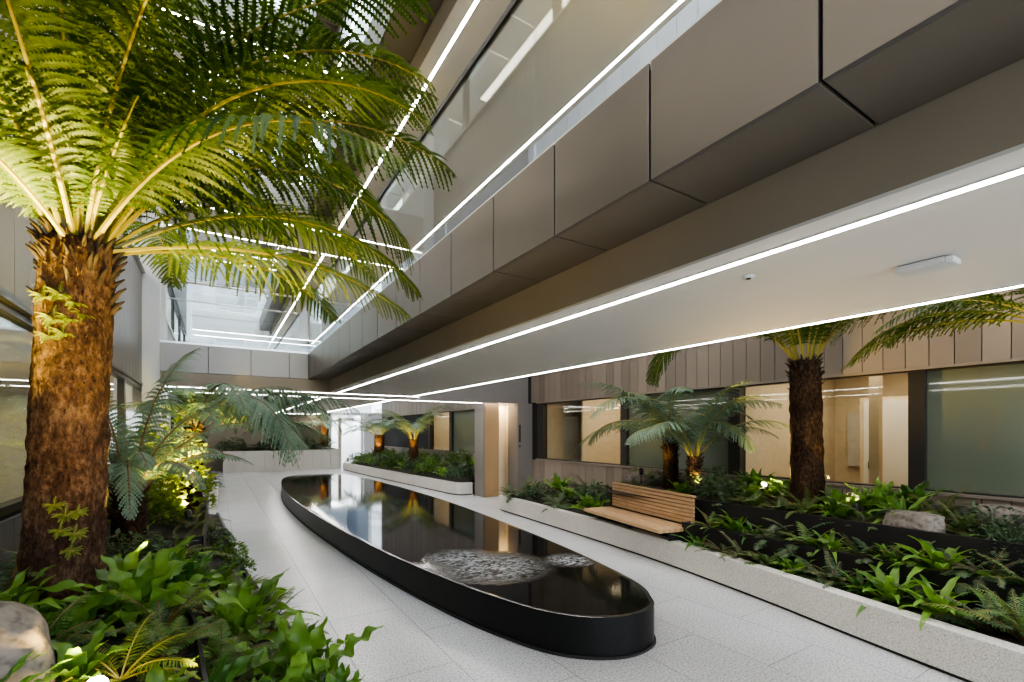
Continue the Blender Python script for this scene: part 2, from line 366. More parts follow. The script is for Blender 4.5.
b = MB(); b.box(XW - .035, XW + .05, -4, 9.5, 2.30, 2.33); b.box(XW - .035, XW + .05, 11, 22.4, 2.30, 2.33); b.build('head_trim', M['clad_r'], wr)
b = MB(); boards(b, XW, -4, 22.4, 6.2, 13.5, .424); b.build('upper_storey_cladding', M['clad_w'], wr)
def window(i, y0, y1, mat, lab, fr0=.05, fr1=.05):
    t = empty(f'window_{i}', (XW, y0, .945)); struct(t, lab, 'window')
    L = y1 - y0; h = 1.355; b = MB()
    b.box(-.02, .1, 0, fr0, 0, h); b.box(-.02, .1, L - fr1, L, 0, h); b.box(-.01, .1, fr0, L - fr1, 0, .02); b.box(-.01, .1, fr0, L - fr1, h - .02, h)
    b.build('window_frame', M['darkmetal'], t); box('pane', .05, .062, fr0, L - fr1, .02, h - .02, mat, t)
window(1, 6.5, 9.47, M['pane'], 'large window of a warm beige room nearest the column', .16, .25)
window(2, 4.19, 6.5, M['pane_green'], 'dull green screened window behind the two small tree ferns', .18, .01)
window(3, 2.0, 4.19, M['pane'], 'warm lit room window behind the tall dark tree fern trunk', .14, .01)
window(4, -.15, 2.0, M['pane_green'], 'dark green screened window at the near end of the planter', .12, .01)
window(5, -1.9, -.15, M['pane_green'], 'dark green screened window closest to the entrance', .12, .01)
window(6, 14.56, 16.5, M['pane'], 'small warm lit window above the far planter', .1, .1)
window(7, 12.6, 14.56, M['pane_green'], 'green screened window above the far planter', .1, .1)
# rooms behind the clear windows
def room(y0, y1, lab, x1=9.9):
    b = MB(); t = .05
    b.box(XW + .2, x1, y0 - t, y0, 0, 2.9); b.box(XW + .2, x1, y1, y1 + t, 0, 2.9); b.box(x1, x1 + t, y0 - t, y1 + t, 0, 2.9); b.box(XW + .2, x1, y0, y1, 2.72, 2.9)
    struct(b.build('wall_room', M['warm']), lab, 'room walls'); box('floor_room', XW + .2, x1, y0, y1, -.01, .02, M['warmfloor'])
    f = bpy.data.objects['floor_room'] if False else C.objects[-1]; f['kind'] = 'structure'; f['label'] = 'timber floor inside ' + lab; f['category'] = 'floor'
def area(loc, rot, sx, sy, power, col):
    l = bpy.data.lights.new('area', 'AREA'); l.shape = 'RECTANGLE'; l.size = sx; l.size_y = sy; l.energy = power; l.color = col
    o = bpy.data.objects.new('area_light', l); C.objects.link(o); o.location = loc; o.rotation_euler = rot; return o
room(6.45, 9.5, 'plain warm beige room behind window nearest the column')
room(2.0, 4.28, 'warm beige office behind the tall tree fern')
room(14.6, 16.6, 'small warm room behind the far planter')
for (y, p_) in ((7.6, 26), (3.1, 26), (15.6, 24)): area((8.2, y, 2.70), (0, 0, 0), 1.8, 1.2, p_, (1, .82, .58))
b = MB(); b.box(7.5, 9.9, 8.73, 8.78, .02, 2.72); struct(b.build('wall_partition', M['warm']), 'warm partition wall inside the first window room', 'wall')
# office fittings: glazed door, white board, timber post
t = empty('door_1', (9.0, 3.05, 0)); struct(t, 'pale interior door with dark handle seen through the warm window', 'door')
dl = box('door_leaf', 0, .04, -.42, .42, .02, 2.1, M['white'], t); box('door_frame', .02, .08, -.48, .48, 0, 2.16, M['warm'], t)
b = MB(); b.box(-.05, 0, .30, .34, 1.0, 1.12); b.build('door_handle', M['darkmetal'], dl)
t = empty('whiteboard', (9.86, 3.75, 1.2)); tag(t, 'plain pale board on the office back wall behind tall tree fern', 'board')
box('panel', -.02, .02, -.3, .3, -.2, .75, M['plastic'], t); box('rail', -.05, -.02, -.3, .3, -.22, -.2, M['plastic'], t)
t = empty('partition_post', (7.9, 2.9, 0)); struct(t, 'timber partition post inside the warm office', 'post'); box('post', -.06, .06, -.06, .06, 0, 2.72, M['warm'], t)

# end wall of the garden, portal piers, lift lobby
b = MB(); b.box(XE + .03, 6.66, 9.84, 9.895, 2.31, 13.5); struct(b.build('wall_end', M['portal']), 'pale grey metal end wall above the lobby portal', 'wall')
t = empty('portal_pier', (6.47, 9.85, 0)); struct(t, 'pale grey square column with black intercom strip beside lobby opening', 'column')
box('shaft', -.22, .22, -.15, .30, 0, 2.31, M['portal'], t)
q = MB(); q.box(-.185, -.13, -.158, -.148, 1.35, 1.78); q.box(-.175, -.14, -.16, -.148, 1.22, 1.28); q.build('intercom_strip', M['darkmetal'], t)
t = empty('portal_cabinet', (5.72, 10.35, 0)); struct(t, 'bronze gold door panel in a grey casing beside the lobby', 'door')
box('casing', -.20, .22, -.25, .22, 0, 2.31, M['portal'], t); box('door_leaf', -.17, .22, -.275, -.25, .01, 2.3, M['gold'], t)
b = MB(); b.box(5.94, 5.99, 10.15, 10.56, 0, 2.31); b.box(6.45, 6.5, 10.15, 10.56, 0, 2.31); b.box(5.94, 6.5, 10.56, 10.6, 0, 2.31); b.box(5.94, 6.5, 10.15, 10.6, 2.31, 2.36)
struct(b.build('wall_lobby', M['warm']), 'warm lit walls of the narrow lobby recess', 'wall')
area((6.22, 10.4, 2.30), (0, 0, 0), .3, .2, 9, (1, .74, .40))

# ---- left wall
XL = -1.06
wl = empty('wall_left', (0, 0, 0)); struct(wl, 'grey vertical board wall with window bands behind the near tree fern', 'wall')
for i, (z0, z1) in enumerate(((0, 1.07), (2.41, 4.26), (5.63, 7.49), (8.86, 10.72), (12.1, 13.5))):
    b = MB(); boards(b, XL - .03, -4, YFAR, z0, z1, .30, gap=.008, side=1); b.build('cladding', M['clad_l'], wl)
    b = MB(); b.box(XL - .2, XL - .03, -4, YFAR, z0, z1); b.build('backing', M['dark'], wl)
    if i: box('sill_strip', XL - .1, XL + .05, -4, YFAR, z1, z1 + .03, M['steel'], wl); box('head_trim', XL - .1, XL + .015, -4, YFAR, z0 - .03, z0, M['darkmetal'], wl)
b = MB(); b.box(XL - 2.5, XL - 2.45, -4, YFAR, 0, 13.5)
for z in (0, 2.41, 5.63, 8.86, 12.1): b.box(XL - 2.5, XL - .2, -4, YFAR, z, z + .3)
b.build('room_lining', M['white'], wl)
wi = 10
for lv, (z0, z1) in enumerate(((1.10, 2.38), (4.29, 5.60), (7.52, 8.83))):
    for j in range(9):
        y0 = -3.4 + 2.95 * j
        t = empty(f'window_{wi}', (XL, y0, z0)); wi += 1
        struct(t, f'{["ground", "first", "second"][lv]} floor window in left wall, bay {j + 1} from the entrance end', 'window')
        b = MB(); h = z1 - z0; b.box(-.1, -.02, 0, .07, 0, h); b.box(-.1, -.02, 2.88, 2.95, 0, h); b.box(-.1, -.02, .07, 2.88, 0, .05); b.box(-.1, -.02, .07, 2.88, h - .05, h)
        b.build('window_frame', M['darkmetal'], t); box('pane', -.07, -.06, .07, 2.88, .05, h - .05, M['pane'], t)
for lv, z in ((0, 2.40), (1, 5.62), (2, 8.85)):
    area((XL - 1.3, 3, z - .03), (0, 0, 0), 1.2, 12, (8, 260, 320)[lv], ((1, .72, .4), (1, .9, .75), (1, .92, .8))[lv])
    area((XL - 1.3, 17, z - .03), (0, 0, 0), 1.2, 10, (30, 260, 320)[lv], ((1, .72, .4), (.9, .95, 1), (.85, .93, 1))[lv])
struct(box('pier_left', XL, -.82, YB0 - .0, YB1, 0, 13.5, M['pier']), 'pale grey vertical pier at the left end of the bridge', 'pier')

# ---- back of the atrium
t = empty('wall_back', (0, 25.2, 0)); struct(t, 'pale blue glazed facade closing the far end of the atrium', 'wall')
for zz in range(4):
    for xx in range(7):
        x0 = -1.2 + xx * 1.15; z0 = 3.0 + zz * 2.7
        q = MB(); q.box(x0 + .03, x0 + 1.12, 0, .05, z0 + .03, z0 + 2.65); q.build('glazing_panel', M['facade' if (xx * 7 + zz * 5) % 3 else 'facade_dark'], t)
b = MB(); b.box(-1.3, 7, .06, .2, 2.5, 13.8); b.box(-1.3, 4.4, .0, .2, 0, 2.5); b.box(5.85, 7, -2.8, .2, 0, 2.5); b.build('backing', M['white'], t)
t = empty('door_2', (5.1, 22.6, 0)); struct(t, 'brightly lit white doorway at the far end of the walkway', 'door')
q = MB(); q.box(-.74, -.66, 0, .3, 0, 2.45); q.box(.66, .74, 0, .3, 0, 2.45); q.box(-.74, .74, 0, .3, 2.4, 2.5); q.build('door_frame', M['white'], t)
box('side_panel', -.35, -.2, .1, .16, 0, 2.3, M['warm'], t)
q = MB(); q.box(-.9, .9, 2.3, 2.4, 0, 2.5); q.build('room_lining', M['white'], t)
area((5.1, 23.6, 2.42), (0, 0, 0), 1.2, 1.6, 90, (.88, .94, 1.0))
b = MB(); b.box(-1.06, 4.36, 22.9, 23.0, 0, 2.4); struct(b.build('wall_far_low', M['bronze_dark']), 'dark wall behind the back planter under the end gallery', 'wall')

# ------------------------------------------------------------------ pond
PO = catmull([(2.9, 2.55), (3.14, 3.05), (3.41, 4.7), (3.66, 7.65), (3.70, 9.8), (3.66, 11.7), (3.46, 14.4), (3.05, 15.35), (2.35, 15.55), (1.78, 15.2), (1.47, 14.0), (1.28, 11.7), (1.26, 9.5), (1.35, 7.4), (1.51, 5.35), (1.72, 3.85), (1.92, 3.03), (2.11, 2.63), (2.40, 2.41), (2.70, 2.40)], 8, True)
pond = empty('reflecting_pool', (0, 0, 0)); tag(pond, 'long lens shaped black stone reflecting pool raised on the pale paving', 'pool')
HP = .295
b = MB(); b.prism(offset(PO, -.015, True), 0, .018); b.build('plinth', M['dark'], pond)
b = MB(); inn = offset(PO, .035, True); n = len(PO)
b.add([(x, y, .018) for x, y in PO] + [(x, y, HP) for x, y in PO], [(i, (i + 1) % n, n + (i + 1) % n, n + i) for i in range(n)]); b.build('basin_wall', M['pond'], pond, True)
b = MB(); b.add([(x, y, HP) for x, y in PO] + [(x, y, HP + .003) for x, y in offset(PO, .012, True)] + [(x, y, HP) for x, y in inn], [(i, (i + 1) % n, n + (i + 1) % n, n + i) for i in range(n)] + [(n + i, n + (i + 1) % n, 2 * n + (i + 1) % n, 2 * n + i) for i in range(n)]); b.build('rim', M['rim'], pond, True)
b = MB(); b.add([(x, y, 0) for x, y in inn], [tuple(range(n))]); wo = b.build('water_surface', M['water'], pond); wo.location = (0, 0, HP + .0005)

# ------------------------------------------------------------------ right planters
PW = catmull([(3.55, -1.6), (3.80, -.3), (4.04, 1.0), (4.19, 1.75), (4.36, 2.52), (4.54, 3.59), (4.66, 4.66), (4.76, 6.08), (4.90, 8.3)], 6)
PWi = offset(PW, -.13)
def wallstrip(name, outer, inner, h, m, lab, cat, end=None):
    t = empty(name, (0, 0, 0)); tag(t, lab, cat)
    lo = offset(outer, -.02)
    b = MB(); b.prism(lo + inner[::-1], 0, .03); b.build('recessed_plinth', M['dark'], t)
    b = MB(); b.prism(outer + inner[::-1], .025, h); b.build('stone_wall', m, t, bevel=.006); return t
sp = wallstrip('stone_planter', PW, PWi, .305, M['stone'], 'long low pale granite planter wall running beside the pool', 'planter')
b = MB(); b.box(4.9, 6.24, 8.17, 8.3, .025, .305); b.build('end_wall', M['stone'], sp, bevel=.006)
def soil(pts, lab):
    """strip between two polylines with heights"""
    b = MB(); (A, B) = pts; n = len(A)
    b.add(list(A) + list(B), [(i, i + 1, n + i + 1, n + i) for i in range(n - 1)]); o = b.build('soil', M['soil']); return tag(o, lab, 'soil', None, 'stuff')
soil(([(x, y, .26) for x, y in PWi], [(max(x + .1, 4.72) if y < 3.7 else 6.68, y, .27 if y < 3.7 else .46) for x, y in PWi]), 'dark mulch in the low front trough of the long planter')
soil(([(4.72, -1.6, .46), (4.72, 3.7, .46)], [(5.0, -1.6, .46), (5.0, 3.7, .46)]), 'dark mulch on the middle step of the planter')
soil(([(4.99, -1.6, .70), (4.99, 5.3, .70)], [(6.68, -1.6, .80), (6.68, 5.3, .80)]), 'dark mulch on the top step under the window wall')
def steel_edge(x, y0, y1, z0, z1, ret, lab):
    t = empty('steel_planter', (x, y0, 0)); tag(t, lab, 'planter'); L = y1 - y0
    box('front_plate', -.006, .006, 0, L, z0, z1, M['steel_black'], t); box('top_lip', -.006, .03, 0, L, z1, z1 + .006, M['steel_black'], t)
    if ret: box('end_plate', 0, ret, L - .012, L, z0, z1, M['steel_black'], t)
steel_edge(4.71, -1.6, 3.68, .2, .52, .4, 'lower black steel planter step behind the front trough')
steel_edge(4.99, -1.6, 3.74, .4, .77, .1, 'upper black steel planter step below boulders and tree ferns')
steel_edge(5.17, 3.76, 5.36, .3, .74, 1.5, 'black steel planter box directly behind the timber bench')

# bench (runs along the planter wall)
bench = empty('timber_bench', (4.35, 3.72, 0), math.atan2(-.30, 1.68)); tag(bench, 'slatted timber bench with low back sitting on granite planter wall', 'bench')
L = 1.70
b = MB()
for i in range(6): b.box(.0 + i * .083, .0 + i * .083 + .073, 0, L, .415, .46)
b.build('seat', M['timber'], bench, bevel=.004)
b = MB()
for i in range(7): b.box(.505, .535, 0, L, .475 + i * .047, .475 + i * .047 + .037)
b.box(.50, .56, 0, L, .806, .83); b.build('backrest', M['timber'], bench, bevel=.003)
box('added_gap_backing', .536, .545, .005, L - .005, .46, .806, M['steel_black'], bench)  # added black sheet, stops light showing through so slat gaps look dark
for y in (.06, .85, 1.64):
    q = MB(); q.box(.20, .54, y - .02, y + .02, .30, .41); q.box(.545, .56, y - .02, y + .02, .30, .8); q.build('bracket', M['steel_black'], bench)

# far planter on the right and the back planter
FP = catmull([(5.54, 10.72), (5.14, 10.86), (5.02, 12.0), (4.87, 14.4), (4.66, 17.4), (4.5, 20.6)], 6)
fp = wallstrip('stone_planter', FP, offset(FP, -.12), .31, M['stone'], 'low pale stone planter beyond the lobby with glowing ferns', 'planter')
soil(([(x, y, .27) for x, y in offset(FP, -.1)], [(6.68, max(y, 10.9), .62) for x, y in FP]), 'dark mulch in the far planter beyond the lobby')
t = empty('stone_planter', (0, 0, 0)); tag(t, 'tall pale slabbed planter wall closing the far end of the pool walk', 'planter')
for i in range(12):
    x0 = .2 + i * .36; q = MB(); q.box(x0, x0 + .355, 21.4 - .0 * i, 21.5, .0, .84); q.build('stone_slab', M['stone'], t)
box('end_slab', 4.52, 4.56, 21.4, 22.5, 0, .84, M['stone'], t); box('top_rail', .2, 4.4, 21.45, 21.48, .98, 1.0, M['darkmetal'], t)
soil(([(.2, 21.5, .78), (4.5, 21.5, .78)], [(.2, 22.9, .8), (4.5, 22.9, .8)]), 'dark mulch in the back planter')

# ------------------------------------------------------------------ left planters
LE = catmull([(.62, .6), (.60, 1.6), (.55, 2.6), (.44, 3.6), (.33, 4.5), (.22, 5.7), (.10, 8.1), (.02, 9.4)], 5)
t = empty('edging_kerb', (0, 0, 0)); tag(t, 'low dark edging holding the near garden bed beside the path', 'kerb')
b = MB(); b.prism(offset(LE, .03) + LE[::-1], 0, .24); b.build('kerb_plate', M['steel_black'], t)
soil(([(x - .02, y, .2) for x, y in LE], [(-.10 - .08 * max(0, y - 2), y, .34) for x, y in LE]), 'dark mulch in the path side trough of the near garden bed')
LT = [(.0, .6), (-.02, 2.0), (-.08, 2.8), (-.43, 4.9)]
t = empty('steel_planter', (0, 0, 0)); tag(t, 'black steel planter step between boulder bed and path side ferns', 'planter')
b = MB(); b.prism(LT + [(x - .015, y) for x, y in LT[::-1]], .2, .66); b.build('front_plate', M['steel_black'], t)
soil(([(x - .01, y, .62) for x, y in LT] + [(-.45, 9.4, .62)], [(XL, y, .78) for x, y in LT] + [(XL, 9.4, .7)]), 'dark mulch around the near tree fern and boulder')
t = empty('steel_planter', (-.3, 5.3, 0)); tag(t, 'black steel planter box with square end beside the curved path', 'planter')
box('end_plate', -.3, .19, 0, .012, .2, .62, M['steel_black'], t); box('side_plate', .178, .19, 0, 3.6, .2, .62, M['steel_black'], t)
b = MB(); b.box(-.3, .178, .02, 3.6, .3, .58); b.build('soil_fill', M['soil'], t)
t = empty('stone_planter', (0, 0, 0)); tag(t, 'small pale stone planter with round bush beside the path before the bridge', 'planter')
b = MB(); b.prism([(-1.0, 11.6), (.0, 11.6), (.03, 14.5), (-1.0, 14.5)], 0, .34); b.build('stone_wall', M['stone'], t, bevel=.008)
b = MB(); b.box(-.9, -.1, 11.7, 14.4, .34, .36); b.build('soil_fill', M['soil'], t)

# ------------------------------------------------------------------ plants
def frond(mb, L, e0, bend, npairs, plen, npin, rng, stalk=.15, droop=.35, sway=0.0, r0=.009, sweep=25, pw=1.3, blunt=.55, lift=.1, gapk=.36, pk=.47):
    """a feather frond growing from the origin along +x; leaf = material 0, stalk = material 1"""
    n = npairs + 6; pts = []; p = Vector((0, 0, 0)); ds = L / n
    for i in range(n + 1):
        t = i / n; e = e0 - bend * t ** pw; ya = sway * t * t
        T = Vector((math.cos(e) * math.cos(ya), math.cos(e) * math.sin(ya), math.sin(e))); S = Vector((-math.sin(ya), math.cos(ya), 0))
        pts.append((p.copy(), T, S, t)); p = p + T * ds
    mb.tube([q[0] for q in pts], [r0 * (1 - .85 * q[3]) + .0012 for q in pts], 5, 1, False)
    Z = Vector((0, 0, 1)); tw = rng.uniform(-.15, .15)
    for i in range(1, n + 1):
        p, T, S, t = pts[i]
        if t < stalk: continue
        u = (t - stalk) / (1 - stalk); prof = min(1, (u + .04) / .22) ** .8 * (max(0, 1 - u) ** blunt) + .03
        pl0 = plen * prof; Nn = T.cross(S)
        for sd in (-1, 1):
            pl = pl0 * rng.uniform(.9, 1.06); a = R(sweep + 25 * u + rng.uniform(-5, 5))
            d = (S * sd * math.cos(a) + T * math.sin(a) + Nn * (lift + sd * tw)).normalized()
            wv = (T * math.cos(a) - S * sd * math.sin(a)).normalized(); dr = droop * rng.uniform(.7, 1.3)
            def pos(s): return p + d * (s * pl) - Z * (dr * pl * s * s)
            gap = ds * gapk
            if npin == 0:
                k = 4; b0 = len(mb.v); prof2 = (.35, .8, .75, .5, .06)
                for j in range(k + 1):
                    q = pos(j / k); wd = wv * (gap * prof2[j]); mb.v.append(tuple(q - wd)); mb.v.append(tuple(q + wd))
                for j in range(k): mb.f.append((b0 + 2 * j, b0 + 2 * j + 1, b0 + 2 * j + 3, b0 + 2 * j + 2)); mb.m.append(0)
            else:
                m_ = max(3, int(npin * (pl / plen) ** .6)); st = pl / m_
                ax = [pos(j / m_) for j in range(m_ + 1)]
                b0 = len(mb.v)
                for j in range(m_ + 1):
                    bw = wv * (gap * .6 * (1 - .8 * (j / m_) ** 1.6) + .0006); mb.v += [tuple(ax[j] - bw), tuple(ax[j] + bw)]
                for j in range(m_): mb.f.append((b0 + 2 * j, b0 + 2 * j + 1, b0 + 2 * j + 3, b0 + 2 * j + 2)); mb.m.append(0)
                for j in range(m_):
                    s = (j + .5) / m_; c = (ax[j] + ax[j + 1]) * .5; dd = (ax[j + 1] - ax[j]).normalized()
                    ql = gap * 1.15 * (1 - .75 * s ** 1.6) + .002; hw = st * pk
                    for s2 in (-1, 1):
                        tip = c + wv * (s2 * ql) + dd * (ql * .35) - Z * (.15 * ql)
                        b0 = len(mb.v); mb.v += [tuple(c - dd * hw), tuple(c + dd * hw), tuple(tip + dd * hw * .25), tuple(tip - dd * hw * .45)]
                        mb.f.append((b0, b0 + 1, b0 + 2, b0 + 3)); mb.m.append(0)
    return pts
def strap(mb, L, W, e0, bend, az, rng, wavy=.25, base=(0, 0, 0), seg=30, wprof=.62, mi=0, twist=0, freq=1.0):
    ca, sa = math.cos(az), math.sin(az); x = z = 0.0; b0 = len(mb.v); ds = L / seg; ph = rng.uniform(0, 6); fr = rng.uniform(5, 8) * freq
    for i in range(seg + 1):
        t = i / seg; e = e0 - bend * t ** 1.5
        wd = W * (math.sin(PI * min(.995, (t * .96 + .03)) ** wprof) ** .75) if t < 1 else .002
        nx, nz = -math.sin(e), math.cos(e)
        for k, c in enumerate((-1, -.5, 0, .5, 1)):
            y = c * wd; wv = wavy * wd * (abs(c) ** 2) * math.sin(fr * t * 2.2 + ph + (1.3 if c > 0 else 0)) + .35 * wd * abs(c) + twist * c * wd * t
            px = x + nx * wv; pz = z + nz * wv
            mb.v.append((base[0] + px * ca - y * sa, base[1] + px * sa + y * ca, base[2] + pz))
        x += math.cos(e) * ds; z += math.sin(e) * ds
    for i in range(seg):
        for k in range(4):
            a = b0 + i * 5 + k; mb.f.append((a, a + 1, a + 6, a + 5)); mb.m.append(mi)
def nest_mesh(name, n, L, W, seed, mat, e=(30, 75), bend=(.5, 1.3), wavy=.3, freq=1.4):
    rng = random.Random(seed); mb = MB()
    for i in range(n):
        q = i / n; az = i * 2.4 + rng.uniform(-.25, .25); el = R(e[1] + (e[0] - e[1]) * q + rng.uniform(-6, 6)); l = L * rng.uniform(.75, 1.1) * (.8 + .2 * q)
        strap(mb, l, W * rng.uniform(.8, 1.15), el, rng.uniform(*bend), az, rng, wavy, (.02 * math.cos(az), .02 * math.sin(az), 0), twist=rng.uniform(-.3, .3), freq=freq)
    return mb.data(name, mat, True)
def fern_mesh(name, n, L, plen, seed, mats, npairs=20, npin=0, e=(25, 75), bend=(.6, 1.4), **kw):
    rng = random.Random(seed); mb = MB()
    for i in range(n):
        az = i * 2.4 + rng.uniform(-.3, .3); sub = MB(); frond(sub, L * rng.uniform(.7, 1.1), R(rng.uniform(*e)), rng.uniform(*bend), npairs, plen * rng.uniform(.85, 1.1), npin, rng, sway=rng.uniform(-.5, .5), r0=.004, **kw)
        ca, sa = math.cos(az), math.sin(az)
        b0 = len(mb.v); mb.v += [(x * ca - y * sa, x * sa + y * ca, z) for x, y, z in sub.v]; mb.f += [tuple(k + b0 for k in f) for f in sub.f]; mb.m += sub.m
    return mb.data(name, mats)
def bush_mesh(name, n, rad, hgt, leaf, seed, mat, droop=0):
    rng = random.Random(seed); mb = MB()
    for i in range(n):
        a = rng.uniform(0, 2 * PI); r = rad * math.sqrt(rng.random()); k = math.sqrt(max(0, 1 - (r / rad) ** 2)); z = hgt * (k * rng.uniform(.25, 1.0)) - droop * (r / rad) ** 3
        c = Vector((r * math.cos(a), r * math.sin(a), max(z, -droop) + .01)); d = Vector((math.cos(a + rng.uniform(-1, 1)), math.sin(a + rng.uniform(-1, 1)), rng.uniform(-.5, .8))).normalized()
        s = d.cross(Vector((rng.uniform(-.4, .4), rng.uniform(-.4, .4), 1))).normalized(); l = leaf * rng.uniform(.6, 1.3); w_ = l * .32; up = d.cross(s) * (l * .12)
        b0 = len(mb.v); mb.v += [tuple(c), tuple(c + d * l * .5 + s * w_ - up), tuple(c + d * l), tuple(c + d * l * .5 - s * w_ - up)]
        mb.f.append((b0, b0 + 1, b0 + 2, b0 + 3)); mb.m.append(0)
    for i in range(max(6, n // 25)):
        a = rng.uniform(0, 2 * PI); r = rad * .7 * rng.random(); mb.tube([(0, 0, 0), (r * .5 * math.cos(a), r * .5 * math.sin(a), hgt * .4), (r * math.cos(a), r * math.sin(a), hgt * .8)], .003, 3, 0, False)
    return mb.data(name, mat)
def trunk_mesh(h, r0, r1, lean, seed, seg=40, rings=60, flare=.25, rough=.10):
    mb = MB()
    for i in range(rings + 1):
        t = i / rings; z = h * t; r = r0 + (r1 - r0) * t + r0 * flare * max(0, 1 - t * 4) ** 2
        cx, cy = lean[0] * t ** 1.3, lean[1] * t ** 1.3
        for k in range(seg):
            a = 2 * PI * k / seg; v = Vector((math.cos(a) * 3, math.sin(a) * 3, z * 7 + seed))
            rr = r * (1 + rough * (noise.noise(v) + .7 * noise.noise(v * 2.7) + .5 * noise.noise(v * 6.1)))
            mb.v.append((cx + rr * math.cos(a), cy + rr * math.sin(a), z))
    for i in range(rings):
        for k in range(seg):
            mb.f.append((i * seg + k, i * seg + (k + 1) % seg, (i + 1) * seg + (k + 1) % seg, (i + 1) * seg + k)); mb.m.append(0)
    mb.f.append(tuple(rings * seg + k for k in range(seg))); mb.m.append(0)
    rng = random.Random(seed)
    for i in range(int(900 * h * r0 / .2)):          # root fibres standing off the surface
        t = rng.random(); z = h * t; a = rng.uniform(0, 2 * PI); r = (r0 + (r1 - r0) * t) * .98; l = rng.uniform(.015, .05)
        cx, cy = lean[0] * t ** 1.3, lean[1] * t ** 1.3; p = Vector((cx + r * math.cos(a), cy + r * math.sin(a), z)); o = Vector((math.cos(a), math.sin(a), rng.uniform(-1.2, .6))).normalized()
        s = Vector((-math.sin(a), math.cos(a), 0)) * .004; b0 = len(mb.v)
        mb.v += [tuple(p - s), tuple(p + s), tuple(p + o * l)]; mb.f.append((b0, b0 + 1, b0 + 2)); mb.m.append(0)
    return mb
def stubs_mesh(top, r, n, seed, h=.35):
    rng = random.Random(seed); mb = MB()
    for i in range(n):
        a = rng.uniform(0, 2 * PI); z = top[2] - h + h * rng.random() ** .7 * 1.05; rr = r * rng.uniform(.8, 1.0)
        p = Vector((top[0] + rr * math.cos(a), top[1] + rr * math.sin(a), z)); o = Vector((math.cos(a) * .6, math.sin(a) * .6, 1)).normalized(); l = rng.uniform(.04, .09)
        mb.tube([p - o * .04, p + o * l * .6, p + o * l + Vector((math.cos(a), math.sin(a), 0)) * .015], [.013, .010, .004], 5, 0)
    return mb
def tree_fern(loc, h, r0, r1, lean, seed, spec, label, group, frmat='frond', bark='bark', detail=12, npairs=40, plen=.30, stubs=70, stem='stem', seg=40, gapk=.36):
    """spec: list of (azimuth deg, length, elevation deg, bend, sway)"""
    t = empty('tree_fern', loc); tag(t, label, 'tree fern', group)
    trunk_mesh(h, r0, r1, lean, seed, seg).build('trunk', M[bark], t, True)
    top = (lean[0], lean[1], h)
    stubs_mesh(top, r1, stubs, seed).build('frond_bases', M['stub'], t, True)
    rng = random.Random(seed); X0, Y0, Z0 = loc[0] + top[0], loc[1] + top[1], loc[2] + top[2]
    for (az, L, el, bd, sw) in spec:
        for _ in range(12):       # fronds stop short of the walls
            rx = sum(math.cos(R(el) - bd * (i / 20) ** 1.3) for i in range(20)) / 20 * L
            if -1.02 < X0 + rx * math.cos(R(az)) < 6.62 and Y0 + rx * math.sin(R(az)) < 22.8: break
            L *= .93; el = min(84, el + 2.5)
        mb = MB(); frond(mb, L, R(el), bd, npairs, plen * L / 1.6 * rng.uniform(.9, 1.1), detail, rng, sway=sw, r0=.011, stalk=rng.uniform(.12, .2), droop=rng.uniform(.3, .7), gapk=gapk)
        a = R(az); ox, oy, oz = top[0] + .6 * r1 * math.cos(a), top[1] + .6 * r1 * math.sin(a), top[2] - .03; ca, sa = math.cos(a), math.sin(a)
        for i, (x, y, z) in enumerate(mb.v):      # leaflet tips fold back along a wall or beneath a soffit instead of passing through
            wx = min(max(loc[0] + ox + x * ca - y * sa, -1.03), 6.64) - loc[0] - ox; wy = min(loc[1] + oy + x * sa + y * ca, 22.88) - loc[1] - oy; mb.v[i] = (wx * ca + wy * sa, -wx * sa + wy * ca, z)
        lf, stk = MB(), MB(); k = [i for i, m_ in enumerate(mb.m) if m_ == 1]; nst = max(max(mb.f[i]) for i in k) + 1
        stk.v = mb.v[:nst]; stk.f = [mb.f[i] for i in k]; stk.m = [0] * len(k)
        lf.v = mb.v[nst:]; lf.f = [tuple(q - nst for q in f) for f, m_ in zip(mb.f, mb.m) if m_ == 0]; lf.m = [0] * len(lf.f)
        o = lf.build('frond', M[frmat], t); o.rotation_euler = (0, 0, a); o.location = (ox, oy, oz); stk.build('stalk', M[stem], o)
    return t
def ring(n, L, el, bd, seed, off=0):
    rng = random.Random(seed); return [(off + 360 / n * i + rng.uniform(-12, 12), L * rng.uniform(.85, 1.1), rng.uniform(*el), rng.uniform(*bd), rng.uniform(-.4, .4)) for i in range(n)]

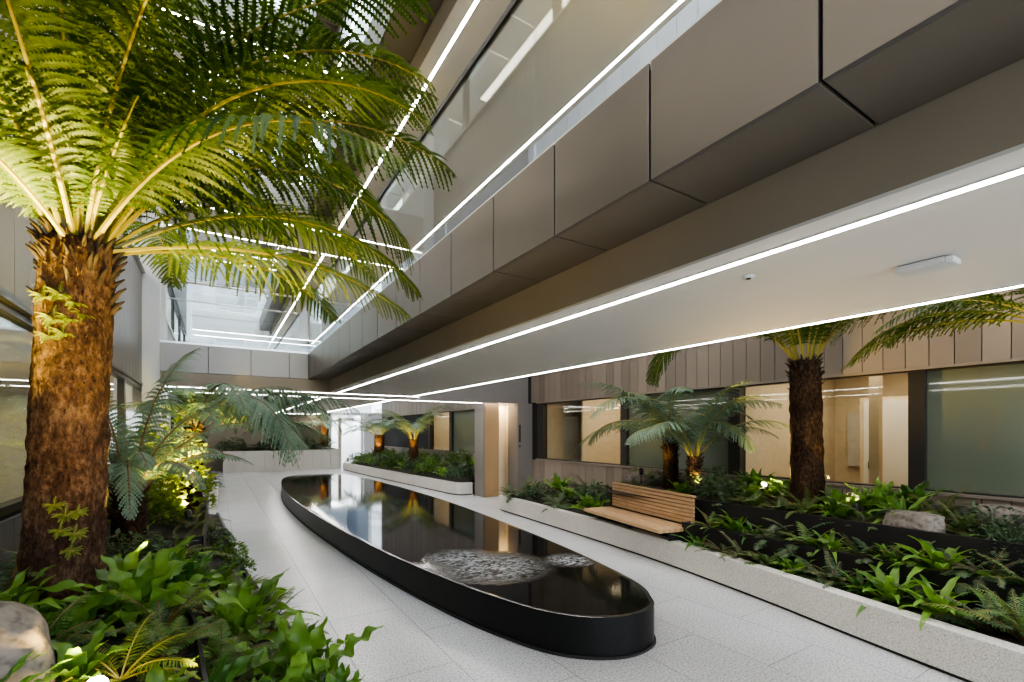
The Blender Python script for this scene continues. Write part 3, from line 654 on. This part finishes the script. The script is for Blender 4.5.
# near tree fern on the left
A = [(-22, 2.1, 60, 1.7, .15), (4, 1.95, 40, 1.5, .15), (28, 2.0, 52, 1.7, -.2), (-44, 2.0, 56, 1.7, .2), (-10, 1.6, 16, .9, .2), (50, 2.0, 62, 1.6, .1), (78, 1.9, 45, 1.4, .2), (102, 1.6, 60, 1.5, 0),
     (-68, 1.7, 60, 1.7, -.2), (-92, 1.6, 48, 1.4, .3), (-114, 1.5, 62, 1.5, .2), (-140, 1.4, 40, 1.2, 0), (132, 1.4, 55, 1.3, 0), (-165, 1.2, 45, 1.3, -.1),
     (-30, 2.2, 74, 2.0, -.1), (15, 2.2, 74, 2.0, .2), (62, 1.9, 78, 1.8, .1), (-78, 1.7, 76, 1.8, .3), (-120, 1.5, 78, 1.7, -.2), (178, 1.2, 78, 1.5, .2), (-55, 1.9, 34, 1.3, .2), (-104, 1.3, 24, .9, -.2), (36, 1.8, 26, 1.0, .1), (-2, 2.0, 62, 2.2, -.1),
     (-36, 2.2, 70, 1.4, .1), (-18, 2.1, 66, 1.45, -.15), (-58, 2.1, 72, 1.35, .15), (-85, 1.7, 68, 1.3, .1),
     (-80, 1.0, 82, .7, .1), (-110, .95, 74, .8, -.2), (-140, .9, 66, .8, .1), (-40, 1.0, 84, .6, .2), (-170, .8, 70, .8, 0), (-95, .8, 58, 1.0, .2), (20, 1.0, 82, .8, 0), (-62, .85, 62, 1.1, -.2)]
tree_fern((-.64, 3.12, .66), 1.86, .152, .137, (.07, -.04), 7, A, 'tall tree fern with thick brown fibrous trunk and yellow lit crown, nearest of all', None, detail=24, npairs=40, plen=.38, stubs=120, seg=56, gapk=.38)
# its moss ferns: small ferns growing on the trunk
near = [o for o in C.objects if o.name == 'tree_fern'][0]; near_trunk = [o for o in near.children if o.name.startswith('trunk')][0]
moss_a = fern_mesh('epiphyte_fern', 16, .17, .045, 3, [M['moss'], M['stem']], 9, 0, (0, 70), (.4, 1.6))
for (az, z, s) in ((-75, 1.55, .42), (-100, 1.46, .46), (-62, 1.50, .36), (-115, 1.56, .40), (-88, 1.40, .36), (-92, 1.58, .40), (-108, 1.38, .34), (-80, 1.47, .36), (-72, .46, .34), (-85, .55, .36), (-78, .38, .3), (-92, .48, .3), (-68, .56, .28), (-100, .60, .3)):
    o = bpy.data.objects.new('epiphyte_fern', moss_a); C.objects.link(o); o.parent = near_trunk; a = R(az); rr = .14
    o.location = (.03 + rr * math.cos(a), -.02 + rr * math.sin(a), z); o.rotation_euler = (0, R(50), a); o.scale = (s,) * 3

# second and third tree ferns down the left side
tree_fern((-.62, 5.0, .64), .46, .12, .10, (0, 0), 17, [(58, 1.75, 84, 1.1, .1), (-24, 1.2, 76, 1.3, -.1), (20, 1.2, 62, 1.2, .2), (60, 1.2, 60, 1.4, 0), (100, 1.1, 66, 1.2, .1), (-84, 1.2, 56, 2.5, .1), (-60, 1.1, 50, 1.8, .1), (-95, .9, 52, 1.5, .2), (-130, .9, 62, 1.3, 0), (160, .8, 62, 1.2, 0), (-40, 1.0, 66, 1.8, .2), (-110, 1.25, 82, .9, -.1), (35, 1.0, 45, 1.2, -.2), (-78, 1.0, 64, 1.9, .1), (-8, 1.0, 56, 1.7, 0), (-150, 1.1, 78, .8, .1)],
          'short tree fern with upright feathery fronds, second down the left bed', None, 'frond_blue', 'bark_dark', 11, 34, .30, 50, 'stem_brown', 24)
tree_fern((-.30, 7.5, .6), 1.08, .13, .11, (.06, 0), 23, [(-30, 2.1, 40, 1.7, 0), (-8, 2.2, 40, 1.35, .1), (-58, 1.9, 44, 2.0, .1), (18, 2.0, 38, 1.3, 0), (-84, 1.5, 40, 1.7, .2), (-112, 1.3, 44, 1.5, 0), (60, 1.6, 40, 1.3, 0), (110, 1.2, 44, 1.3, 0), (-145, .9, 50, 1.3, 0), (160, .9, 50, 1.3, 0), (-18, 1.9, 56, 2.0, .2), (-56, 2.2, 44, 2.4, 0), (-44, 1.7, 22, 1.3, 0), (5, 1.8, 18, 1.0, .2), (-95, 1.2, 62, 1.7, 0), (40, 1.8, 56, 1.7, .1), (-70, 1.7, 62, 2.3, .1)],
          'blue green tree fern with wide drooping fronds over the path near the bridge', None, 'frond_blue', 'bark_dark', 11, 36, .40, 40, 'stem_brown', 24)
# right garden
tree_fern((5.52, 2.66, .68), 1.70, .165, .145, (-.02, .02), 31, [(86, 2.9, 56, 2.35, .0), (92, 2.6, 60, 2.6, .1), (-80, 1.9, 64, 2.2, 0)] + ring(17, 1.6, (60, 84), (.9, 1.6), 31, 120),
          'tall tree fern with dark shaggy trunk rising to the soffit edge', None, 'frond', 'bark_dark', 12, 36, .30, 90, 'stem', 40)
tree_fern((5.66, 4.22, .66), .60, .10, .085, (0, 0), 37, ring(12, 1.5, (52, 82), (1.3, 2.0), 37), 'small tree fern with short golden lit trunk behind the bench', None, 'frond_blue', 'bark', 10, 30, .38, 60, 'stem', 24)
tree_fern((5.86, 4.78, .66), .86, .115, .10, (-.02, 0), 41, ring(12, 1.7, (30, 72), (1.2, 2.0), 41, 15), 'dark trunked tree fern with grey blue fronds, beside the golden lit one', None, 'frond_blue', 'bark_dark', 10, 30, .38, 60, 'stem', 24)
tree_fern((5.85, .80, .68), 1.82, .18, .17, (0, 0), 43, [(98, 1.6, 22, 1.25, .1), (88, 1.7, 34, 1.6, 0), (110, 1.5, 30, 1.5, .1), (124, 1.7, 40, 1.5, 0), (140, 1.5, 30, 1.3, .1), (80, 1.5, 50, 2.0, -.1), (104, 1.8, 48, 1.9, .2), (160, 1.6, 40, 1.4, 0), (-90, 1.4, 50, 1.3, 0), (-130, 1.4, 50, 1.3, 0), (180, 1.4, 50, 1.3, 0), (-160, 1.4, 40, 1.3, 0)],
          'tree fern at the near end of the window wall with long drooping fronds', None, 'frond', 'bark_dark', 12, 36, .36, 60, 'stem', 30)
# far planter and back planter
tree_fern((5.8, 15.7, .42), .90, .17, .15, (0, 0), 47, ring(14, 2.0, (48, 80), (1.2, 2.0), 47), 'tree fern with yellow lit crown in the far planter', None, 'frond_blue', 'bark', 0, 26, .40, 50, 'stem', 24)
tree_fern((5.75, 19.6, .42), 1.05, .22, .19, (0, 0), 53, ring(12, 1.8, (30, 65), (1.0, 1.5), 53), 'tree fern with orange lit trunk at far end of far planter', None, 'frond_blue', 'bark', 0, 24, .40, 50, 'stem', 24)
tree_fern((4.05, 22.3, .79), 1.25, .17, .16, (.05, 0), 59, ring(11, 1.6, (5, 25), (.8, 1.2), 59), 'gold lit trunked tree fern in the back planter', None, 'frond_blue', 'bark', 0, 24, .40, 40, 'stem', 24)
tree_fern((2.2, 22.3, .79), 1.1, .17, .16, (0, 0), 61, ring(12, 1.6, (5, 28), (.8, 1.2), 61), 'unlit tree fern in the middle of the back planter', None, 'frond_blue', 'bark_dark', 0, 24, .40, 40, 'stem', 24)
tree_fern((-.55, 13.2, .36), 1.7, .15, .13, (.1, 0), 67, ring(12, 1.7, (20, 60), (1.0, 1.5), 67), 'dark tree fern under the bridge at the left wall', None, 'frond', 'bark_dark', 0, 26, .36, 40, 'stem', 24)

# --- low plants: one mesh per kind, each plant its own object
K = dict(
    nest_big=nest_mesh('nest fern big', 22, .54, .048, 101, M['nest'], (22, 82), (.5, 1.6), .5),
    nest_mid=nest_mesh('nest fern', 12, .40, .055, 102, M['nest'], (28, 80), (.5, 1.4)),
    nest_wavy=nest_mesh('wavy nest fern', 12, .54, .075, 103, M['nest'], (45, 85), (.2, .9), .6, 1.9),
    nest_dark=nest_mesh('dark nest fern', 15, .46, .058, 104, M['nest_dark'], (35, 82), (.4, 1.1), .4),
    strap=nest_mesh('narrow strap fern', 20, .40, .028, 105, M['nest'], (15, 80), (.7, 1.8), .2),
    strap_dark=nest_mesh('dark strap fern', 18, .34, .024, 106, M['nest_dark'], (15, 80), (.7, 1.7), .2),
    sword=fern_mesh('sword fern', 16, .45, .075, 107, [M['fern'], M['stem_brown']], 22),
    sword_dark=fern_mesh('dark sword fern', 16, .40, .07, 108, [M['fern_dark'], M['stem_brown']], 20),
    lacy=fern_mesh('lacy fern', 15, .38, .10, 109, [M['fern'], M['stem_brown']], 16, 7, (15, 70)),
    lacy_dark=fern_mesh('dark lacy fern', 15, .36, .10, 110, [M['fern_dark'], M['stem_brown']], 16, 7, (15, 70)),
    bush=bush_mesh('leafy bush', 420, .25, .30, .06, 111, M['shrub']),
    tall=bush_mesh('tall leafy shrub', 1000, .46, 1.2, .085, 120, M['moss']),
    bush_dark=bush_mesh('dark leafy bush', 420, .27, .28, .055, 112, M['fern_dark']),
    trail=bush_mesh('trailing shrub', 900, .42, .20, .045, 113, M['fern_dark'], .30),
    frondlet=fern_mesh('golden fern', 10, .42, .09, 114, [M['moss'], M['stem']], 20, 0, (20, 60)),
)
NAMES = dict(nest_big='nest_fern', nest_mid='nest_fern', nest_wavy='nest_fern', nest_dark='nest_fern', strap='strap_fern', strap_dark='strap_fern', sword='sword_fern', sword_dark='sword_fern', lacy='lacy_fern', lacy_dark='lacy_fern', bush='leafy_bush', bush_dark='leafy_bush', trail='trailing_shrub', tall='tall_shrub', frondlet='sword_fern')
_rng = random.Random(5)
def plant(kind, x, y, z, s, label, group, rz=None, tilt=(0, 0)):
    o = bpy.data.objects.new(NAMES[kind], K[kind]); C.objects.link(o); o.location = (x, y, z - .01); o.scale = (s, s, s * _rng.uniform(.92, 1.08))
    o.rotation_euler = (tilt[0], tilt[1], _rng.uniform(0, 6.28) if rz is None else rz)
    return tag(o, label, 'bush' if 'bush' in kind or kind in ('trail', 'tall') else 'fern', group)

G1 = 'plants in the near garden bed'
for a in (
    ('nest_big', -.34, 2.90, .68, 1.0, 'glossy bright nest fern in front of the near trunk, broad tongue leaves', .4),
    ('nest_big', .10, 3.30, .34, 1.05, 'bright nest fern with upright leaves at the path side of steel step'),
    ('nest_wavy', .34, 2.52, .24, 1.0, 'wavy edged bright fern standing tall at the near path corner', 1.2),
    ('nest_wavy', .48, 2.30, .22, .62, 'small wavy leaf fern poking over the kerb at the near corner', .3),
    ('nest_big', -.80, 2.80, .72, .9, 'broad leaf nest fern against the left wall behind boulder', 2.0),
    ('nest_mid', -.56, 2.72, .70, .95, 'pale leaved nest fern at the foot of the near trunk', 5.0),
    ('nest_big', -.46, 3.34, .66, .8, 'blazing yellow lit nest fern right behind the near trunk', 1.0),
    ('nest_mid', -.42, 2.22, .72, .6, 'low lobed green fern beside the near boulder', .2),
    ('nest_dark', -.62, 2.02, .74, .55, 'dark leaved fern in front of the near boulder', 3.0),
    ('frondlet', -.30, 2.22, .70, .75, 'golden lit fern over the near spotlight', .5),
    ('moss', 0, 0, 0, 0, ''),
    ('sword', -.02, 2.60, .36, .9, 'pale sword fern between steel step and wavy ferns'),
    ('lacy', .16, 2.72, .28, 1.0, 'lacy pale green fern beside the wavy ferns at near corner'),
    ('lacy', -.18, 2.45, .66, .7, 'lacy fern at the top of the steel step near spotlight'),
    ('sword_dark', .12, 4.15, .26, 1.0, 'dark arching sword fern leaning over the path by the steel box'),
    ('sword', -.05, 3.85, .34, .9, 'mid green sword fern behind the upright nest fern'),
    ('bush', .17, 5.45, .20, .62, 'round bright leafed bush just before the black steel box corner'),
    ('bush', .08, 6.1, .20, .8, 'bright small leafed bush along the side of the black steel box'),
    ('lacy', .20, 4.75, .20, .7, 'lacy fern spilling on the path before the bright bushes'),
    ('bush_dark', .0, 6.9, .20, .7, 'dark leafed bush along the black steel box, further down path'),
    ('sword', -.06, 7.7, .22, .6, 'sword fern under the wide drooping tree fern by path'),
    ('bush_dark', -.5, 4.1, .66, .9, 'dark shrub between near trunk and second tree fern'),
    ('lacy_dark', -.82, 3.9, .7, 1.2, 'dark lacy fern against left wall past the near trunk'),
    ('sword_dark', -.9, 3.3, .74, 1.3, 'dark sword fern between near trunk and left wall'),
    ('tall', -.50, 7.0, .60, 1.0, 'glowing yellow tall shrub over the spotlight before the bridge'),
    ('tall', -.72, 6.2, .60, .85, 'tall shrub by left wall behind the second tree fern'),
    ('bush', -.62, 6.3, .62, 1.3, 'tall yellow green bush behind the second tree fern'),
    ('sword_dark', -.25, 6.1, .58, 1.1, 'dark sword fern growing inside the black steel box'),
    ('bush_dark', -.35, 8.9, .5, .8, 'dark bush at end of the near bed under the bridge'),
    ('lacy_dark', -.55, 2.45, .72, .7, 'dark lacy fern squeezed behind the near boulder'),
    ('lacy', -.60, 2.50, .72, .8, 'lacy fern between boulder and trunk foot'),
    ('lacy', .02, 2.95, .36, .9, 'lacy fern at the foot of bright nest ferns by the steel step'),
    ('sword', -.22, 2.72, .66, .75, 'sword fern hanging over the steel step below nest fern'),
    ('lacy_dark', .30, 2.90, .26, .95, 'dark lacy fern between the wavy ferns and upright nest fern'),
    ('nest_mid', .40, 3.05, .24, .8, 'small bright nest fern at the kerb past the wavy ferns'),
    ('sword', .30, 3.55, .24, .9, 'sword fern at the kerb beside the upright nest fern'),
    ('lacy', .28, 4.0, .24, .85, 'lacy fern at the kerb before the dark arching sword fern'),
    ('nest_mid', .02, 4.5, .30, .8, 'bright nest fern before the black steel box'),
    ('nest_dark', -.05, 2.30, .40, .8, 'dark nest fern just past the golden fern'),
    ('lacy', .24, 2.32, .26, .8, 'lacy fern nearest of all on the path side'),
    ('frondlet', -.50, 1.98, .70, .6, 'golden fern left of the near spotlight'),
    ('nest_mid', -.18, 2.06, .62, .6, 'yellow lit nest fern right of the near spotlight'),
    ('nest_mid', -.46, 1.86, .68, .45, 'small yellow lit nest fern under the boulder'),
    ('nest_wavy', -.95, 2.72, .72, .85, 'tall upright wavy leaf fern against left wall'),
    ('lacy_dark', -.3, 3.35, .66, .8, 'dark lacy fern right of the near trunk'),
    ('sword', -.28, 4.45, .60, .9, 'sword fern on the upper bed before second tree fern'),
    ('nest_dark', -.16, 3.35, .66, .7, 'dark nest fern between bright nest fern and steel step'),
    ('nest_mid', -.25, 3.9, .62, .8, 'nest fern behind the brightest one at the steel step'),
):
    if a[0] == 'moss': continue
    plant(*a[:6], G1, a[6] if len(a) > 6 else None)
G2 = 'bushes in the small stone planter'
plant('bush_dark', -.38, 12.1, .36, 1.7, 'round dark green bush in the small stone planter', G2)
plant('bush', -.6, 12.9, .36, 1.5, 'taller yellow green bush behind the round dark one', G2)

G3 = 'ferns in the front trough'
for i, a in enumerate((
    ('strap_dark', 4.68, 3.42, .9, 'small fern at the right end of the timber bench'),
    ('sword_dark', 4.62, 2.86, .8, 'feathery dark fern in front trough, second from the bench'),
    ('lacy', 4.60, 2.60, .7, 'lacy fern in front trough, third from the bench'),
    ('nest_mid', 4.58, 2.30, .62, 'upright bright fern in front trough, fourth from the bench'),
    ('sword_dark', 4.57, 1.98, .8, 'low feathery fern in front trough just before large strap ferns'),
    ('strap', 4.50, 1.55, .95, 'large bright strap fern in front trough, further from camera of the pair'),
    ('strap', 4.42, 1.24, .9, 'large strap fern in front trough, nearer of the pair'),
    ('lacy_dark', 4.40, .98, .9, 'fine dark fern beyond the nearer strap fern in trough'),
    ('sword', 4.35, .80, .95, 'fine fern at the nearest end of the front trough'),
    ('sword_dark', 4.66, 3.12, .75, 'dark sword fern in trough between bench fern and feathery fern'),
    ('strap_dark', 4.63, 2.45, .6, 'little dark strap fern in trough behind the upright bright one'),
    ('lacy_dark', 4.62, 2.12, .75, 'dark lacy fern in trough past the upright bright one'),
    ('strap_dark', 4.56, 1.78, .8, 'dark strap fern in trough behind the low feathery fern'),
    ('lacy_dark', 4.56, 1.40, .7, 'dark lacy fern in trough between the two large strap ferns'),
    ('strap_dark', 4.3, .45, .9, 'strap fern in trough at the entrance end of planter'),
    ('lacy', 4.2, .1, .9, 'lacy fern in trough at the entrance end of planter'),
)): plant(a[0], a[1], a[2], .27, a[3] * 1.2, a[4], G3)
G4 = 'ferns on the middle step'
for a in (
    ('strap', 4.93, 3.12, .85, 'wide bright strap fern on middle step beside the bench'),
    ('lacy_dark', 4.95, 2.50, 1.15, 'big dark feathery fern on middle step'),
    ('lacy_dark', 4.85, 2.72, .8, 'dark lacy fern on middle step between strap fern and big feathery one'),
    ('strap', 4.84, 2.13, .72, 'bright fern hanging over the lower black step'),
    ('sword_dark', 4.86, 1.93, .7, 'dark little fern on middle step beside the hanging one'),
    ('strap', 4.86, 1.68, .65, 'small upright strap fern on middle step'),
    ('strap', 4.86, 1.35, 1.1, 'largest bright strap fern on the middle step'),
    ('sword_dark', 4.86, 1.08, .85, 'feathery dark fern on middle step past the largest strap fern'),
    ('lacy', 4.85, .88, .8, 'lacy fern at the nearest end of middle step'),
    ('sword', 4.86, 3.4, .7, 'sword fern on middle step behind bench end'),
    ('strap_dark', 4.88, 2.92, .8, 'dark strap fern on middle step past the wide bright one'),
    ('lacy', 4.88, 2.32, .8, 'lacy fern on middle step past the big dark feathery fern'),
    ('lacy_dark', 4.88, 1.8, .7, 'dark lacy fern on middle step before the small upright strap fern'),
    ('sword', 4.86, 1.52, .6, 'sword fern on middle step behind the largest strap fern'),
    ('lacy_dark', 4.88, 1.22, .8, 'dark lacy fern on middle step right after the largest strap fern'),
    ('strap_dark', 4.85, .5, .9, 'strap fern on middle step at the entrance end'),
): plant(a[0], a[1], a[2], .47, a[3] * 1.2, a[4], G4)
G5 = 'plants on the top step'
for a in (
    ('bush_dark', 5.75, 4.02, 1.15, 'dark bush on top step right of the golden trunk'),
    ('bush_dark', 5.45, 3.62, 1.0, 'dark bush on top step behind black steel end'),
    ('nest_dark', 6.15, 3.62, .85, 'dark upright fern below the green and warm window mullion'),
    ('nest_mid', 6.1, 3.3, .9, 'yellow lit nest fern beside the bright spotlight'),
    ('lacy', 5.25, 3.1, .75, 'lacy fern hanging on upper black step below spotlight'),
    ('nest_big', 5.45, 2.28, .78, 'large bright nest fern at the foot of the tall dark trunk'),
    ('nest_wavy', 5.60, 2.05, .75, 'wavy bright yellow lit fern right of the tall dark trunk'),
    ('sword', 5.25, 2.55, .8, 'sword fern in front of the tall dark trunk'),
    ('nest_dark', 6.15, 1.95, .85, 'dark broad leaf fern under the warm window sill'),
    ('strap', 5.35, 1.75, 1.0, 'strap fern on top step beside the pale boulder'),
    ('lacy_dark', 5.2, 1.95, .8, 'low dark lacy fern on top step before the strap fern'),
    ('sword', 5.35, 1.34, .7, 'sword fern between the two boulders'),
    ('trail', 5.22, 1.02, .75, 'grey green trailing shrub hanging down the upper black step'),
    ('bush_dark', 5.5, 1.2, .8, 'grey green bush in front of the flat back boulder'),
    ('nest_mid', 6.1, .78, .95, 'bright fern at window wall beside the nearest tree fern'),
    ('nest_mid', 5.75, 3.45, .85, 'bright nest fern left of the spotlight on top step'),
    ('nest_dark', 5.85, 2.95, .8, 'dark nest fern behind the tall dark trunk'),
    ('lacy_dark', 5.2, 3.4, .8, 'dark lacy fern at top step edge by steel end'),
    ('nest_mid', 5.3, 2.25, .75, 'nest fern at top step edge before the large bright one'),
    ('lacy', 5.2, 2.8, .7, 'lacy fern at top step edge below the tall trunk'),
    ('sword', 5.75, 1.6, .9, 'sword fern behind the pale squared boulder'),
    ('trail', 5.3, .5, .8, 'grey green trailing shrub at the entrance end of top step'),
): plant(a[0], a[1], a[2], .71 + .05 * (a[1] - 5), a[3] * 1.15, a[4], G5)
G6 = 'plants left of the bench'
for a in (
    ('lacy_dark', 5.02, 7.95, .30, 1.0, 'dark lacy fern at the column end of the planter'),
    ('sword', 5.4, 7.85, .33, 1.1, 'sword fern second from the column'),
    ('bush_dark', 5.2, 7.4, .31, 1.0, 'dark bush near the column behind planter wall'),
    ('nest_mid', 5.95, 7.65, .40, 1.2, 'bright upright fern against the boarded wall below first window'),
    ('lacy_dark', 5.35, 6.85, .33, 1.1, 'dark lacy fern midway between column and bench'),
    ('lacy_dark', 5.05, 6.5, .29, 1.0, 'low dark fern on planter edge midway to bench'),
    ('nest_mid', 5.5, 6.75, .35, .95, 'bright fern midway between column and bench'),
    ('sword_dark', 6.1, 6.9, .42, 1.2, 'tall dark sword fern under first window'),
    ('bush_dark', 5.6, 6.2, .37, 1.1, 'dark bush behind the bright fern beside the bench'),
    ('nest_mid', 5.1, 5.72, .29, 1.15, 'bright nest fern touching the left end of the bench'),
    ('sword', 6.3, 5.75, .62, 1.1, 'sword fern behind the bench, left of the lit rock'),
    ('nest_mid', 5.45, 4.25, .70, .85, 'bright little fern behind the bench below golden trunk'),
    ('lacy_dark', 6.25, 6.1, .45, 1.1, 'dark lacy fern under the mullion of first window'),
    ('bush_dark', 6.2, 5.1, .7, .9, 'dark bush behind bench between lit rock and dark trunk'),
    ('sword_dark', 5.45, 5.1, .70, .8, 'dark sword fern just above the bench back'),
): plant(a[0], a[1], a[2], a[3], a[4] * 1.2, a[5], G6)
# far planter hedge of ferns: individual clumps, in three rows
G7 = 'low ferns filling the far planter'
rowlab = ['along the stone edge', 'in the middle row', 'in the back row']
for r_ in range(3):
    for i in range(10):
        y = 11.25 + i * .95 + .3 * (r_ % 2); xe = 5.14 - (y - 10.86) * .066; x = xe + .33 + r_ * .5; z = .29 + .33 * (x - xe) / (6.68 - xe)
        kind = ('bush_dark', 'sword', 'nest_mid', 'lacy_dark', 'bush', 'sword_dark')[(i * 2 + r_ * 3) % 6]
        nm = {'bush_dark': 'dark bush', 'sword': 'sword fern', 'nest_mid': 'bright nest fern', 'lacy_dark': 'dark lacy fern', 'bush': 'small leafed bush', 'sword_dark': 'dark sword fern'}[kind]
        o_ = ['nearest', 'second', 'third', 'fourth', 'fifth', 'sixth', 'seventh', 'eighth', 'ninth', 'farthest'][i]
        plant(kind, x, y, z, 1.6 if kind != 'nest_mid' else 1.2, f'{nm} in far planter {rowlab[r_]}, {o_} from the lobby', G7)
G8 = 'ferns in the back planter'
for i in range(9):
    plant(('bush_dark', 'sword_dark', 'lacy_dark')[i % 3], .5 + i * .45, 22.0, .79, 2.1, f'dark {("bush", "sword fern", "lacy fern")[i % 3]} in the back planter, {["first", "second", "third", "fourth", "fifth", "sixth", "seventh", "eighth", "ninth"][i]} from the left', G8)

# boulders
def boulder(loc, sx, sy, sz, seed, label, rz=0, boxy=.6):
    bm = bmesh.new(); bmesh.ops.create_icosphere(bm, subdivisions=4, radius=1)
    for v in bm.verts:
        p = v.co.copy(); mx = max(abs(p.x), abs(p.y), abs(p.z)); q = p.lerp(p / mx, boxy)
        q += p * (.16 * noise.noise(p * 1.3 + Vector((seed, 0, 0))) + .05 * noise.noise(p * 4 + Vector((0, seed, 0)))); v.co = Vector((q.x * sx, q.y * sy, q.z * sz))
    me = bpy.data.meshes.new('boulder'); bm.to_mesh(me); bm.free(); me.materials.append(M['rock']); me.polygons.foreach_set('use_smooth', [True] * len(me.polygons))
    o = bpy.data.objects.new('boulder', me); C.objects.link(o); o.location = loc; o.rotation_euler = (0, 0, rz); return tag(o, label, 'boulder', 'boulders among the ferns')
boulder((-.66, 2.24, .78), .18, .20, .24, 3, 'rounded brown boulder at the foot of the near tree fern', .3, .25)
boulder((5.16, 1.62, .80), .13, .20, .10, 8, 'pale squared boulder standing on the top step edge', -.15)
boulder((5.75, 1.18, .84), .18, .24, .13, 13, 'flatter grey boulder nearer the entrance end below the dark window', .2, .4)
boulder((6.05, 2.33, .84), .11, .11, .13, 17, 'small round rock below the warm window, half lit', 0, .1)
boulder((5.95, 5.55, .76), .22, .2, .17, 21, 'rough brown rock with lit top behind the bench', .5, .3)

# garden spotlights: fixture plus the lamp that it holds
def spot(loc, target, power, deg, label, col=(1, .66, .17), blend=.7, big=False):
    t = empty('garden_spotlight', loc); tag(t, label, 'spotlight', 'garden spotlights among the plants')
    d = (Vector(target) - Vector(loc)).normalized(); rot = d.to_track_quat('Z', 'Y')
    b = MB(); b.lathe([(.02, -.05), (.03, -.045), (.034, .03), (.034, .06), (.030, .06), (.030, .045)], 20); o = b.build('lamp_body', M['lamp'], t, True); o.rotation_mode = 'QUATERNION'; o.rotation_quaternion = rot; o.location = (0, 0, .1)
    b = MB(); b.lathe([(.033, .058), (.029, .074), (.018, .086), (.002, .090)] if big else [(.029, .047), (.02, .050), (.002, .052)], 20); b.build('lens', M['lens'], o, True)
    b = MB(); b.tube([(0, 0, -.12), (0, 0, .07)], .008, 8); b.build('spike', M['lamp'], t)
    l = bpy.data.lights.new('spot', 'SPOT'); l.energy = power * 4.0; l.spot_size = R(deg); l.spot_blend = blend; l.color = col; l.shadow_soft_size = .03
    o = bpy.data.objects.new('spot_lamp', l); C.objects.link(o); o.location = Vector(loc) + Vector((0, 0, .1)) + d * .11; o.rotation_mode = 'QUATERNION'; o.rotation_quaternion = (-d).to_track_quat('Z', 'Y')
LEM = (1, .80, .16)
spot((-.34, 2.05, .595), (-.36, 2.5, 2.9), 22, 125, 'small warm spotlight hidden in golden fern at the near corner', big=True)
spot((.16, 1.78, .24), (-.54, 3.02, 2.75), 110, 40, 'added unseen warm spotlight low by the kerb at entrance end, aimed at the near crown', (1, .74, .2))  # added lamp out of view, brightens the near crown and upper trunk
spot((-.40, 3.62, .64), (-.54, 3.2, 2.9), 85, 95, 'warm spotlight behind the near trunk', LEM)
spot((-.92, 2.74, .72), (-.86, 2.88, 2.9), 480, 36, 'warm spotlight between left wall and near trunk', LEM)
spot((-.24, 6.9, .95), (-.55, 7.1, 1.8), 50, 155, 'warm spotlight in the yellow bush before the bridge', LEM, big=True)
spot((-.26, 6.15, .60), (-.50, 7.0, 1.3), 150, 70, 'added warm spotlight brightening the front of the tall yellow shrub', LEM)  # extra lamp added only to light the path-facing side of the shrub
spot((-.30, 4.3, .66), (-.48, 5.5, 2.3), 34, 48, 'warm spotlight under the second tree fern', LEM)
spot((5.95, 3.42, .78), (5.58, 2.5, 2.0), 55, 110, 'bright warm spotlight on top step between tree ferns', big=True)
spot((5.40, 2.15, .74), (5.52, 2.66, 2.6), 9, 60, 'warm spotlight at the foot of tall dark trunk')
spot((5.43, 3.98, .74), (5.66, 4.22, 1.1), 9, 70, 'warm spotlight aimed at the golden lit trunk')
spot((5.6, 4.85, .74), (5.80, 4.6, 2.2), 6, 60, 'warm spotlight aimed at the dark trunked tree fern')
spot((5.78, 5.30, .86), (5.95, 5.5, 1.1), 3, 90, 'warm spotlight lighting the rough rock behind the bench')
spot((5.55, .95, .80), (5.85, .8, 2.6), 20, 70, 'warm spotlight under nearest tree fern on the window side')
spot((5.5, 15.2, .60), (5.8, 15.7, 2.2), 22, 75, 'warm spotlight under the yellow crowned far tree fern')
spot((5.4, 19.1, .60), (5.75, 19.6, 1.8), 24, 75, 'warm spotlight at the orange trunk in far planter')
spot((3.75, 21.8, .95), (4.05, 22.3, 2.2), 26, 75, 'warm spotlight at the gold trunk in back planter')

# ceiling bits
t = empty('emergency_light', (2.80, .84, H0)); tag(t, 'small flat rectangular emergency light fixed under the walkway soffit', 'light')
box('housing', -.055, .055, -.09, .09, -.035, -.003, M['plastic'], t, bevel=.004); box('lens_cover', -.05, .05, -.12, -.09, -.034, -.006, M['clear'], t, bevel=.006); box('mounting_plate', -.045, .045, -.085, .085, -.004, 0, M['dark'], t)
t = empty('smoke_detector', (2.28, 1.38, H0)); tag(t, 'tiny round detector set in the walkway soffit', 'detector')
b = MB(); b.lathe([(.022, -.012), (.028, -.008), (.03, 0)], 20); b.build('housing', M['plastic'], t, True); b = MB(); b.lathe([(.012, -.016), (.014, -.012)], 16); b.build('sensor', M['dark'], t)
